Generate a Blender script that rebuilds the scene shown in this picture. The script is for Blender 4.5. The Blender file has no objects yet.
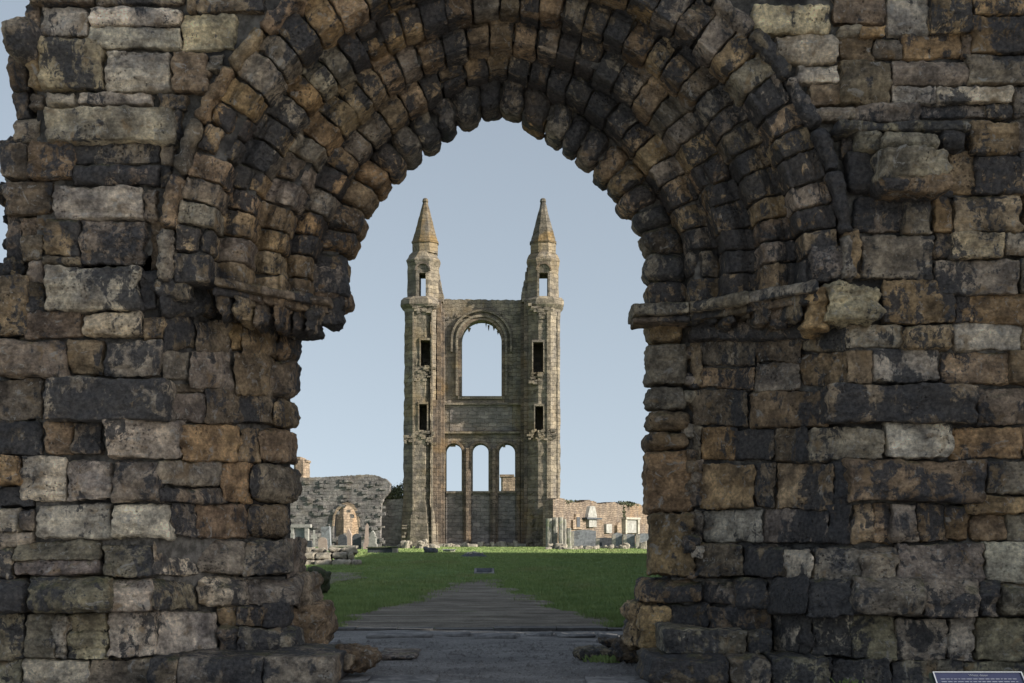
import bpy, math, random
import numpy as np

random.seed(7)
RNG = np.random.default_rng(11)
SC = bpy.context.scene
COL = SC.collection
F, CX, HY, EYE = 1313.0, 512.0, 529.0, 1.6
W_, H_ = 1024, 683


def P(px, py, D):
    """point of the place that stands D metres ahead, read off the photograph's layout"""
    return np.array([(px - CX) * D / F, D, EYE + (HY - py) * D / F])


# ---------------------------------------------------------------- noise
_perm = RNG.permutation(256)
_perm = np.concatenate([_perm, _perm, _perm])
_grad = RNG.normal(size=(256, 3))
_grad /= np.linalg.norm(_grad, axis=1)[:, None]


def pn(p):
    p = np.asarray(p, float)
    i = np.floor(p).astype(int)
    f = p - i
    u = f * f * f * (f * (f * 6 - 15) + 10)
    i &= 255
    out = 0
    for dx in (0, 1):
        wx = u[:, 0] if dx else 1 - u[:, 0]
        for dy in (0, 1):
            wy = u[:, 1] if dy else 1 - u[:, 1]
            for dz in (0, 1):
                wz = u[:, 2] if dz else 1 - u[:, 2]
                h = _perm[_perm[_perm[(i[:, 0] + dx) & 255] + ((i[:, 1] + dy) & 255)] + ((i[:, 2] + dz) & 255)]
                g = _grad[h]
                out = out + wx * wy * wz * ((f[:, 0] - dx) * g[:, 0] + (f[:, 1] - dy) * g[:, 1] + (f[:, 2] - dz) * g[:, 2])
    return out * 1.6


def fbm(p, o=4, rough=.5):
    a, s, t = 1., 1., 0.
    for _ in range(o):
        t = t + a * pn(p * s + 17.3 * s)
        s *= 2.03
        a *= rough
    return t


# ---------------------------------------------------------------- linking helpers
LOC = {}


def tag(o, label=None, cat=None, group=None, kind=None):
    if label: o['label'] = label
    if cat: o['category'] = cat
    if group: o['group'] = group
    if kind: o['kind'] = kind
    return o


def empty(name, loc, label, cat, group=None):
    o = bpy.data.objects.new(name, None)
    COL.objects.link(o)
    o.location = loc
    LOC[o] = np.array(loc, float)
    o.empty_display_size = .3
    return tag(o, label, cat, group)


def link_mesh(name, V, FA, mat, parent=None, loc=None, tint=None, rnd=None, smooth=False):
    V = np.asarray(V, float)
    if parent is not None:
        L = LOC[parent]
    else:
        L = np.array(loc, float) if loc is not None else np.zeros(3)
    me = bpy.data.meshes.new(name)
    V = V - L
    if isinstance(FA, np.ndarray):
        n, k = FA.shape
        me.vertices.add(len(V))
        me.vertices.foreach_set('co', V.astype(np.float32).ravel())
        me.loops.add(n * k)
        me.loops.foreach_set('vertex_index', FA.astype(np.int32).ravel())
        me.polygons.add(n)
        me.polygons.foreach_set('loop_start', np.arange(0, n * k, k, dtype=np.int32))
        me.polygons.foreach_set('loop_total', np.full(n, k, dtype=np.int32))
        me.update(calc_edges=True)
    else:
        me.from_pydata([tuple(v) for v in V], [], [tuple(int(i) for i in f) for f in FA])
        me.update()
    me.validate()
    if smooth:
        me.polygons.foreach_set('use_smooth', np.ones(len(me.polygons), dtype=bool))
    if tint is not None:
        at = me.attributes.new('tint', 'FLOAT_COLOR', 'POINT')
        at.data.foreach_set('color', np.asarray(tint, np.float32).ravel())
    if rnd is not None:
        at = me.attributes.new('rnd', 'FLOAT', 'POINT')
        at.data.foreach_set('value', np.asarray(rnd, np.float32).ravel())
    if mat: me.materials.append(mat)
    o = bpy.data.objects.new(name, me)
    COL.objects.link(o)
    if parent is not None:
        o.parent = parent
        LOC[o] = L
    else:
        o.location = L
        LOC[o] = L
    return o


def absorb(o, V, FA):
    """add more geometry to a part's own mesh"""
    import bmesh
    bm = bmesh.new()
    bm.from_mesh(o.data)
    vs = [bm.verts.new(tuple(np.array(v) - LOC[o])) for v in V]
    for f in FA:
        try: bm.faces.new([vs[i] for i in f])
        except ValueError: pass
    bm.to_mesh(o.data)
    bm.free()


class MB:
    """collects solids; build() links them as one mesh object"""
    def __init__(s):
        s.v, s.f, s.n, s.quad = [], [], 0, True

    def add(s, V, FA):
        V = np.asarray(V, float)
        s.v.append(V)
        for f in FA: s.f.append([int(i) + s.n for i in f])
        s.n += len(V)
        return s

    def box(s, x0, x1, y0, y1, z0, z1):
        V = [(x, y, z) for z in (z0, z1) for y in (y0, y1) for x in (x0, x1)]
        return s.add(V, [(0, 2, 3, 1), (4, 5, 7, 6), (0, 1, 5, 4), (2, 6, 7, 3), (0, 4, 6, 2), (1, 3, 7, 5)])

    def pxbox(s, x0, y0, x1, y1, D, d=.5):
        a, b = P(x0, y1, D), P(x1, y0, D)
        return s.box(a[0], b[0], D, D + d, a[2], b[2])

    def prism(s, out, y0, y1):
        """outline [(x,z)] pushed from y0 to y1"""
        n = len(out)
        V = [(x, y0, z) for x, z in out] + [(x, y1, z) for x, z in out]
        FA = [list(range(n)), list(range(2 * n - 1, n - 1, -1))]
        FA += [[i + n, (i + 1) % n + n, (i + 1) % n, i] for i in range(n)]
        return s.add(V, FA)

    def build(s, name, mat, parent=None, loc=None, **k):
        return link_mesh(name, np.concatenate(s.v), s.f, mat, parent, loc, **k)


# ---------------------------------------------------------------- materials
def nodes(name):
    m = bpy.data.materials.new(name)
    m.use_nodes = True
    nt = m.node_tree
    b = nt.nodes['Principled BSDF']
    b.inputs['Roughness'].default_value = .92
    b.inputs['Specular IOR Level'].default_value = .25
    return m, nt, b


class G:
    def __init__(s, nt): s.nt = nt

    def N(s, t, **k):
        n = s.nt.nodes.new(t)
        for a, v in k.items():
            if a == 'ins':
                for i, x in v.items():
                    if hasattr(x, 'is_output') or isinstance(x, bpy.types.NodeSocket):
                        s.nt.links.new(x, n.inputs[i])
                    else:
                        n.inputs[i].default_value = x
            else:
                setattr(n, a, v)
        return n

    def noise(s, vec, scale, detail=6, rough=.6, dist=0.):
        return s.N('ShaderNodeTexNoise', ins={'Vector': vec, 'Scale': scale, 'Detail': detail, 'Roughness': rough, 'Distortion': dist}).outputs['Fac']

    def step(s, x, a, b, lo=0., hi=1.):
        n = s.N('ShaderNodeMapRange', interpolation_type='SMOOTHSTEP', ins={'Value': x, 'From Min': a, 'From Max': b, 'To Min': lo, 'To Max': hi})
        return n.outputs['Result']

    def math(s, op, a, b=0., c=None):
        n = s.N('ShaderNodeMath', operation=op)
        for i, x in enumerate((a, b, c)):
            if x is None: continue
            if isinstance(x, bpy.types.NodeSocket): s.nt.links.new(x, n.inputs[i])
            else: n.inputs[i].default_value = x
        return n.outputs[0]

    def mix(s, fac, a, b, mode='MIX'):
        n = s.N('ShaderNodeMix', data_type='RGBA', blend_type=mode)
        for i, x in ((0, fac), (6, a), (7, b)):
            if isinstance(x, bpy.types.NodeSocket): s.nt.links.new(x, n.inputs[i])
            elif i == 0: n.inputs[0].default_value = x
            else: n.inputs[i].default_value = (*x, 1) if len(x) == 3 else x
        return n.outputs[2]

    def mapping(s, vec, scale):
        return s.N('ShaderNodeMapping', ins={'Vector': vec, 'Scale': scale}).outputs[0]

    def bump(s, h, strength, dist, normal=None):
        n = s.N('ShaderNodeBump', ins={'Height': h, 'Strength': strength, 'Distance': dist})
        if normal is not None: s.nt.links.new(normal, n.inputs['Normal'])
        return n.outputs[0]

    def objco(s): return s.N('ShaderNodeTexCoord').outputs['Object']


def mat_sandstone():
    m, nt, b = nodes('weathered_sandstone')
    g = G(nt)
    co = g.objco()
    at = g.N('ShaderNodeAttribute', attribute_name='tint')
    rn = g.N('ShaderNodeAttribute', attribute_name='rnd')
    off = g.N('ShaderNodeCombineXYZ', ins={0: g.math('MULTIPLY', rn.outputs['Fac'], 37.), 1: g.math('MULTIPLY', rn.outputs['Fac'], 91.), 2: g.math('MULTIPLY', rn.outputs['Fac'], 63.)}).outputs[0]
    lc = g.N('ShaderNodeVectorMath', operation='ADD', ins={0: co, 1: off}).outputs[0]
    lc2 = g.N('ShaderNodeVectorMath', operation='SCALE', ins={0: lc, 'Scale': g.math('MULTIPLY_ADD', rn.outputs['Fac'], .95, .55)}).outputs[0]
    base = at.outputs['Color']
    # stains that run across several blocks
    wide = g.noise(g.mapping(co, (1., 1., .7)), 1.0, 8, .62, .6)
    wide2 = g.noise(co, 2.1, 6, .6, .5)
    base = g.mix(1., base, g.mix(g.step(wide2, .32, .68), (.6, .585, .58), (1.4, 1.33, 1.2)), 'MULTIPLY')
    # tonal mottling
    n1 = g.noise(lc, 5., 8, .62, .3)
    n2 = g.noise(lc, 26., 6, .6)
    c = g.mix(1., base, g.mix(g.step(n1, .3, .7), (.5, .48, .46), (1.55, 1.48, 1.36)), 'MULTIPLY')
    c = g.mix(1., c, g.mix(g.step(n2, .25, .75), (.6, .6, .61), (1.36, 1.35, 1.33)), 'MULTIPLY')
    # bedding stripes of the sandstone
    bed = g.noise(g.mapping(lc, (1.2, 1.2, 17.)), 1.6, 5, .6, .6)
    c = g.mix(1., c, g.mix(g.step(bed, .35, .65), (.90, .89, .89), (1.08, 1.08, 1.07)), 'MULTIPLY')
    # rusty / ochre exposures
    och = g.step(g.noise(lc2, 3.4, 7, .6, .8), .56, .68)
    c = g.mix(g.math('MULTIPLY', och, .6), c, (.32, .215, .11))
    # pale lichen and salt
    pal = g.step(g.noise(lc2, 7.5, 9, .7, 1.4), .57, .63)
    c = g.mix(g.math('MULTIPLY', pal, .68), c, (.43, .41, .375))
    # black crust, more of it where the stone carries soot; it runs down in streaks
    st = g.noise(g.mapping(lc2, (9., 9., 2.2)), 1., 8, .68, .6)
    big = g.noise(lc2, 5.2, 10, .70, 1.1)
    mixn = g.math('ADD', g.math('MULTIPLY', st, .42), g.math('MULTIPLY', big, .58))
    th = g.math('MULTIPLY_ADD', at.outputs['Alpha'], -.21, .60)
    d = g.math('ADD', g.math('SUBTRACT', mixn, th), g.math('MULTIPLY_ADD', wide, .8, -.40))
    crust = g.step(d, -.025, .03)
    c = g.mix(g.math('MULTIPLY', crust, .9), c, g.mix(g.step(n2, .3, .7), (.034, .036, .042), (.095, .095, .100)))
    # pits
    vor = g.N('ShaderNodeTexVoronoi', ins={'Vector': lc, 'Scale': 24., 'Randomness': 1.}).outputs['Distance']
    pitm = g.step(g.noise(lc, 2.6, 3, .5), .56, .62)
    pit = g.math('MULTIPLY', g.step(vor, .34, .14), pitm)
    c = g.mix(g.math('MULTIPLY', pit, .55), c, (.045, .038, .034))
    # moss and yellow lichen on the faces that look up
    up = g.step(g.N('ShaderNodeSeparateXYZ', ins={0: g.N('ShaderNodeNewGeometry').outputs['Normal']}).outputs[2], .45, .85)
    ms = g.math('MULTIPLY', up, g.step(g.noise(co, 3.2, 8, .65, .5), .5, .62))
    c = g.mix(g.math('MULTIPLY', ms, .6), c, g.mix(g.step(n2, .4, .6), (.10, .115, .06), (.24, .21, .10)))
    nt.links.new(c, b.inputs['Base Color'])
    h1 = g.noise(lc, 11., 10, .68, .5)
    h2 = g.noise(g.mapping(lc, (3., 3., 22.)), 1.5, 6, .6, .5)
    h = g.math('ADD', g.math('MULTIPLY', h1, .9), g.math('MULTIPLY', h2, .16))
    h = g.math('SUBTRACT', h, g.math('MULTIPLY', pit, .5))
    nt.links.new(g.bump(g.noise(lc, 55., 6, .65), .7, .02, g.bump(h, 1., .10)), b.inputs['Normal'])
    nt.links.new(g.step(crust, 0., 1., .88, .7), b.inputs['Roughness'])
    b.inputs['Specular IOR Level'].default_value = .28
    return m


def mat_core():
    m, nt, b = nodes('old_mortar')
    g = G(nt)
    co = g.objco()
    c = g.mix(g.step(g.noise(co, 9., 8, .65), .35, .65), (.12, .112, .10), (.30, .28, .25))
    c = g.mix(g.step(g.noise(co, 1.3, 5, .6), .42, .62), c, (.045, .043, .042))
    nt.links.new(c, b.inputs['Base Color'])
    nt.links.new(g.bump(g.noise(co, 22., 10, .7), 1., .06), b.inputs['Normal'])
    return m


def mat_masonry(name, lighter, dark, ochre, row=.34, width=.72, patch=.35, grey=(.2, .19, .185), bumpd=.06):
    m, nt, b = nodes(name)
    g = G(nt)
    co = g.objco()
    sx = g.N('ShaderNodeSeparateXYZ', ins={0: co})
    u = g.math('ADD', sx.outputs[0], sx.outputs[1])
    wob = g.noise(co, 1.3, 4, .6)
    z = g.math('ADD', sx.outputs[2], g.math('MULTIPLY', wob, .5))
    v = g.N('ShaderNodeCombineXYZ', ins={0: u, 1: z, 2: 0.}).outputs[0]
    br = g.N('ShaderNodeTexBrick', offset=.5, ins={'Vector': v, 'Color1': (1.16, 1.14, 1.12, 1), 'Color2': (.72, .72, .73, 1), 'Mortar': (.62, .6, .58, 1), 'Scale': 1., 'Mortar Size': .018, 'Mortar Smooth': .6, 'Bias': .1, 'Brick Width': width, 'Row Height': row})
    big = g.noise(co, .22, 8, .62, .5)
    mid = g.noise(co, 1.1, 8, .65, .4)
    c = g.mix(g.step(mid, .38, .62), dark, lighter)  # random mottle between a darker and a paler stone tone
    c = g.mix(g.math('MULTIPLY', g.step(big, .5, .64), .8), c, ochre)
    c = g.mix(g.math('MULTIPLY', g.step(g.noise(g.mapping(co, (1.6, 1.6, .22)), 1., 6, .6, .3), .5, .62), patch), c, grey)
    c = g.mix(1., c, br.outputs['Color'], 'MULTIPLY')
    blk = g.step(g.noise(co, 2.4, 6, .7, .6), .6, .66)
    c = g.mix(g.math('MULTIPLY', blk, .6), c, (.05, .045, .042))
    nt.links.new(c, b.inputs['Base Color'])
    h = g.math('ADD', g.math('MULTIPLY', g.noise(co, 3.5, 8, .7), .9), g.math('MULTIPLY', br.outputs['Fac'], -.5))
    nt.links.new(g.bump(h, .9, bumpd * 2.), b.inputs['Normal'])
    return m


def mat_simple(name, c0, c1, scale=8., bump=.4, dist=.02, rough=.9, detail=8, stain=None):
    m, nt, b = nodes(name)
    g = G(nt)
    co = g.objco()
    c = g.mix(g.step(g.noise(co, scale, detail, .65, .3), .3, .7), c0, c1)
    if stain: c = g.mix(g.math('MULTIPLY', g.step(g.noise(co, scale * .37, 8, .65, .8), .52, .62), .75), c, stain)
    nt.links.new(c, b.inputs['Base Color'])
    nt.links.new(g.bump(g.noise(co, scale * 3, 8, .7), bump, dist), b.inputs['Normal'])
    b.inputs['Roughness'].default_value = rough
    return m


def mat_lawn():
    m, nt, b = nodes('lawn_turf')
    g = G(nt)
    co = g.objco()
    c = g.mix(g.step(g.noise(co, .35, 8, .6), .3, .7), (.09, .15, .045), (.15, .22, .07))
    c = g.mix(g.step(g.noise(co, 5., 6, .7), .35, .7), c, (.12, .22, .06))
    c = g.mix(g.math('MULTIPLY', g.step(g.noise(co, .12, 5, .6), .5, .7), .5), c, (.13, .19, .06))
    nt.links.new(c, b.inputs['Base Color'])
    nt.links.new(g.bump(g.noise(co, 14., 6, .7), .9, .08), b.inputs['Normal'])
    return m


def mat_blades():
    m, nt, b = nodes('grass_blades')
    g = G(nt)
    co = g.objco()
    c = g.mix(g.step(g.noise(co, 1.1, 6, .6), .3, .7), (.16, .225, .075), (.28, .355, .13))
    c = g.mix(g.math('MULTIPLY', g.step(g.noise(co, 30., 2, .5), .58, .75), .6), c, (.30, .29, .13))
    c = g.mix(g.math('MULTIPLY', g.step(g.noise(g.mapping(co, (.35, .16, 1.)), 1., 6, .65, .6), .5, .66), .55), c, (.26, .25, .11))
    nt.links.new(c, b.inputs['Base Color'])
    b.inputs['Roughness'].default_value = .75
    return m


def mat_gravel(name, c0, c1, c2, scale=1., bands=False):
    m, nt, b = nodes(name)
    g = G(nt)
    co = g.objco()
    c = g.mix(g.step(g.noise(co, 1.2 * scale, 8, .65, .4), .32, .68), c0, c1)
    sp = g.N('ShaderNodeTexVoronoi', ins={'Vector': co, 'Scale': 38. * scale})
    c = g.mix(.45, c, g.mix(1., c, g.mix(g.step(sp.outputs['Distance'], .1, .6), (1.6, 1.6, 1.6), (.5, .5, .5)), 'MULTIPLY'))
    c = g.mix(g.math('MULTIPLY', g.step(g.noise(g.mapping(co, (.5, 2.2, 1.)), 1.1, 8, .65), .52, .66), .55), c, c2)
    nt.links.new(c, b.inputs['Base Color'])
    if bands: c = g.mix(g.step(g.noise(g.mapping(co, (.22, 2.6, 1.)), 1.3, 5, .6, .2), .42, .56), g.mix(1., c, (.68, .67, .65), 'MULTIPLY'), c); nt.links.new(c, b.inputs['Base Color'])
    h = g.math('ADD', g.noise(co, 28. * scale, 8, .7), g.math('MULTIPLY', g.noise(co, 3., 5, .6), .8))
    nt.links.new(g.bump(h, .8, .03), b.inputs['Normal'])
    return m


M_STONE = mat_sandstone()
M_CORE = mat_core()
M_GABLE = mat_masonry('gable_masonry', (.32, .272, .205), (.165, .145, .118), (.27, .205, .12))
M_TURRET = mat_masonry('turret_masonry', (.30, .257, .192), (.165, .143, .113), (.26, .20, .12), patch=.25)
M_INFILL = mat_masonry('pale_infill_masonry', (.31, .28, .255), (.19, .175, .16), (.28, .22, .16), patch=.3)
M_DARKGABLE = mat_masonry('dark_shaft_masonry', (.25, .195, .145), (.13, .108, .088), (.24, .165, .09), patch=.3)
M_RUIN = mat_masonry('grey_ruin_masonry', (.27, .255, .24), (.15, .14, .135), (.24, .20, .155), row=.3, width=.6, patch=.4)
M_PRECINCT = mat_masonry('brown_wall_masonry', (.28, .22, .165), (.18, .14, .11), (.31, .215, .13), row=.2, width=.42, patch=.2)
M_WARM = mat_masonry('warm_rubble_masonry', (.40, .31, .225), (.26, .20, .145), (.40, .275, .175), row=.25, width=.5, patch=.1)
M_SPIRE = mat_masonry('spire_masonry', (.19, .165, .125), (.11, .098, .078), (.25, .165, .065), row=.3, width=.6, patch=.3)
M_PALE = mat_simple('pale_tomb_stone', (.30, .275, .225), (.48, .44, .37), 5., .6, .04, stain=(.2, .18, .15))
M_RUBBLE = mat_simple('broken_pale_rubble', (.20, .18, .145), (.44, .39, .31), 3.2, .8, .06, stain=(.10, .09, .075))
M_WHITE = mat_simple('white_marble', (.20, .195, .18), (.35, .34, .31), 4., .2, .01, stain=(.42, .41, .38))
M_GREYST = mat_simple('grey_headstone_stone', (.16, .17, .18), (.30, .31, .32), 4., .4, .02, stain=(.10, .10, .10))
M_DARKST = mat_simple('dark_headstone_stone', (.045, .05, .058), (.10, .105, .115), 5., .3, .02)
M_PINK = mat_simple('pink_headstone_stone', (.29, .225, .19), (.40, .32, .27), 6., .4, .02)
M_MOSSY = mat_simple('mossy_stone', (.035, .05, .025), (.11, .10, .07), 6., .9, .05, stain=(.03, .045, .015))
M_PIER = mat_simple('pier_stone', (.17, .165, .15), (.34, .325, .27), 3., .7, .05, stain=(.20, .22, .12))
M_SLAB = mat_simple('paving_stone', (.16, .155, .155), (.33, .32, .31), 5., .7, .02, stain=(.11, .11, .115))
M_EDGE = mat_simple('dark_edge_stone', (.09, .088, .085), (.19, .18, .17), 6., .8, .02)
M_LAWN = mat_lawn()
M_BLADE = mat_blades()
M_FORE = mat_gravel('forecourt_grit', (.18, .173, .17), (.30, .29, .28), (.38, .365, .35))
M_BOUNCE = mat_gravel('pale_bounce_paving', (.34, .32, .29), (.44, .42, .38), (.40, .38, .35))  # made pale so the unseen ground throws light back
M_PATH = mat_gravel('worn_path_grit', (.17, .148, .118), (.29, .255, .205), (.36, .32, .265), bands=True)
M_FIELD = mat_simple('far_field', (.05, .08, .03), (.09, .12, .05), .05, .2, .1)
M_IVY = mat_simple('ivy_leaf', (.08, .09, .05), (.15, .16, .095), 3., .3, .02, rough=.6)
M_PANEL = mat_simple('navy_panel', (.026, .030, .062), (.034, .039, .078), 3., .05, .002, rough=.35)
M_CREAM = mat_simple('pale_panel_border', (.30, .32, .35), (.38, .40, .43), 6., .05, .002, rough=.5)
M_INK = mat_simple('panel_lettering', (.15, .165, .21), (.2, .215, .26), 6., .05, .002, rough=.5)
M_POST = mat_simple('green_post_paint', (.03, .045, .03), (.05, .065, .045), 6., .1, .004, rough=.6)
M_SLATE = mat_simple('roof_slate', (.05, .052, .06), (.09, .092, .10), 6., .5, .02)
M_GLASS = mat_simple('dark_window_glass', (.015, .017, .02), (.03, .033, .04), 2., .0, .001, rough=.08)

# ---------------------------------------------------------------- stone builder
_tpl = {}


def cube_tpl(nu, nv, nw):
    k = (nu, nv, nw)
    if k in _tpl: return _tpl[k]
    idx, pts, fs = {}, [], []

    def vid(i, j, l):
        q = (i, j, l)
        if q not in idx:
            idx[q] = len(pts)
            pts.append(q)
        return idx[q]
    for i in range(nu):
        for j in range(nv):
            fs.append((vid(i, j, 0), vid(i + 1, j, 0), vid(i + 1, j + 1, 0), vid(i, j + 1, 0)))
            fs.append((vid(i, j, nw), vid(i, j + 1, nw), vid(i + 1, j + 1, nw), vid(i + 1, j, nw)))
    for i in range(nu):
        for l in range(nw):
            fs.append((vid(i, 0, l), vid(i, 0, l + 1), vid(i + 1, 0, l + 1), vid(i + 1, 0, l)))
            fs.append((vid(i, nv, l), vid(i + 1, nv, l), vid(i + 1, nv, l + 1), vid(i, nv, l + 1)))
    for j in range(nv):
        for l in range(nw):
            fs.append((vid(0, j, l), vid(0, j + 1, l), vid(0, j + 1, l + 1), vid(0, j, l + 1)))
            fs.append((vid(nu, j, l), vid(nu, j, l + 1), vid(nu, j + 1, l + 1), vid(nu, j + 1, l)))
    A = np.array(pts, float)
    A[:, 0] = A[:, 0] / nu * 2 - 1
    A[:, 1] = A[:, 1] / nv * 2 - 1
    A[:, 2] = A[:, 2] / nw * 2 - 1
    for c in (0, 1):
        A[:, c] = .55 * A[:, c] + .45 * np.sin(A[:, c] * math.pi / 2)
    _tpl[k] = (A, np.array(fs))
    return _tpl[k]


class Stones:
    def __init__(s): s.V, s.F, s.T, s.R, s.n = [], [], [], [], 0

    def push(s, V, FA, tint, soot):
        r = random.random()
        s.V.append(V)
        s.F.append(FA + s.n)
        s.n += len(V)
        t = np.empty((len(V), 4), np.float32)
        t[:, :3] = tint
        t[:, 3] = soot
        s.T.append(t)
        s.R.append(np.full(len(V), r, np.float32))

    def build(s, name, parent, loc=None, mat=None):
        return link_mesh(name, np.concatenate(s.V), np.concatenate(s.F), mat or M_STONE, parent, loc, np.concatenate(s.T), np.concatenate(s.R), True)


TINT = dict(k=(.115, .108, .105), d=(.105, .092, .08), g=(.195, .19, .185), l=(.35, .338, .32), w=(.50, .48, .44),
            t=(.26, .205, .14), o=(.272, .19, .10), b=(.165, .126, .085), y=(.35, .325, .262), n=(.15, .165, .145), c=(.135, .14, .158), W=(.34, .31, .24))
SOOT = dict(k=.85, d=.6, g=.42, l=.22, w=.12, t=.35, o=.3, b=.45, y=.22, n=.45, c=.5, W=-.2)


def tone(t):
    c = np.array(TINT[t]) * 1.58
    k = .84 if t in 'wlyW' else .56
    c = k * c + (1 - k) * np.array([.305, .258, .205])
    c = c * random.uniform(.82, 1.18)
    c = c * np.array([random.uniform(.96, 1.05), 1, random.uniform(.94, 1.05)])
    return c, SOOT[t] * .8 + random.uniform(-.38, .25)


def rounded(nu, nv, nw, a, b, c, r):
    uvw, FA = cube_tpl(nu, nv, nw)
    half = np.array([a, b, c])
    loc = uvw * half
    r = min(r, .92 * min(a, b, c))
    inner = np.clip(loc, -(half - r), half - r)
    d = loc - inner
    ln = np.linalg.norm(d, axis=1)[:, None]
    nr = d / np.maximum(ln, 1e-9)
    return inner + r * nr, nr, FA


def erode(world, nw_, amp, seed, along=None):
    """weathering: broad dents, chips, bedding grooves"""
    q = world + seed
    d = .024 * fbm(q * np.array([2.4, 2.4, 4.6]), 3) + .018 * fbm(q * 14., 3, .6)
    d -= .036 * np.maximum(0, -pn(q * 7.3) - .18)
    d += .030 * pn(q * np.array([1.6, 1.6, 6.5]))
    k = seed[0] % 1.
    if k > .45:
        qq = q * np.array([2.2, 2.2, 15. + 10 * k])
        d += (.010 + .022 * (k - .45)) * pn(qq)
    return world + nw_ * (d * amp)[:, None]


def wall_stone(S, x0, y0, x1, y1, D0, D1, t, thick=.42, r=.028, amp=1., gap=.15, dens=2.2, bulge=.012, jit=1.5, tint=None, right=None, slope=0., cham=0.):
    x0 += gap; x1 -= gap; y0 += gap; y1 -= gap
    Dm = (D0 + D1) / 2
    a, b, c = (x1 - x0) / 2 * Dm / F, (y1 - y0) / 2 * Dm / F, thick / 2
    nu = int(np.clip((x1 - x0) / dens, 5, 30)); nv = int(np.clip((y1 - y0) / dens, 5, 22))
    loc, nr, FA = rounded(nu, nv, 4, a, b, c, r * random.uniform(.7, 1.5))
    u = (loc[:, 0] / a + 1) / 2
    v = (loc[:, 1] / b + 1) / 2
    J = [[random.uniform(-jit, jit) for _ in range(2)] for _ in range(4)]
    px = x0 + (x1 - x0) * u
    py = y1 + (y0 - y1) * v
    if right is not None:
        py = py + u * ((right[1] - y1) * (1 - v) + (right[0] - y0) * v)
    for k, (cu, cv) in enumerate(((1 - u, 1 - v), (u, 1 - v), (u, v), (1 - u, v))):
        w = cu * cv
        px = px + w * J[k][0]; py = py + w * J[k][1]
    D = D0 + (D1 - D0) * u + slope * v + cham * np.clip((v - .55) / .45, 0, 1) ** 1.3
    X = (px - CX) * D / F
    Z = EYE + (HY - py) * D / F
    bl = bulge * np.clip(1 - (2 * u - 1) ** 2, 0, 1) * np.clip(1 - (2 * v - 1) ** 2, 0, 1)
    if random.random() < .4: bl = bl + random.uniform(.02, .06) * np.clip(1 - (2 * v - 1) ** 2, 0, 1)
    tilt = random.uniform(-.03, .02) * (2 * v - 1) + random.uniform(-.012, .012) * (2 * u - 1)
    Y = D + loc[:, 2] + c - np.where(loc[:, 2] < 0, bl + tilt, 0)
    Wd = np.stack([X, Y, Z], 1)
    N = np.stack([nr[:, 0], nr[:, 2], nr[:, 1]], 1)
    seed = np.array([random.uniform(0, 60) for _ in range(3)])
    Wd = erode(Wd, N, amp, seed)
    tc, so = tone(t)
    S.push(Wd, FA, tint if tint is not None else tc, so)


# ---------------------------------------------------------------- the gateway
GROOT = (-.2, 13.6, 0.)
gate = empty('stone_gateway', GROOT, 'massive weathered sandstone gateway with round arch of ringed blocks framing the view', 'gateway')


def dl(x, y):
    """depth of the wall face, read along its plan: flat front, then splayed jambs"""
    if y < 284:
        pts = [(-200, 13.5), (1700, 13.5)]
    elif y < 540:
        pts = [(-200, 13.5), (158, 13.5), (200, 13.95), (240, 14.45), (300, 15.25), (330, 15.3), (640, 15.3), (692, 15.15), (750, 14.5), (800, 14.0), (845, 13.52), (1700, 13.5)]
    else:
        pts = [(-200, 13.5), (150, 13.5), (175, 13.85), (230, 14.15), (300, 14.5), (330, 15.2), (625, 15.2), (660, 14.8), (700, 14.5), (775, 13.95), (800, 13.6), (860, 13.4), (1700, 13.4)]
        off = -.08 if y < 577 else (-.04 if y > 609 else -.2)
        wgt = float(np.interp(x, [160, 200, 775, 805], [1, 0, 0, 1]))
        pts = [(a, b + off * wgt) for a, b in pts]
    xs, ds = zip(*pts)
    return float(np.interp(x, xs, ds))


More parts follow.
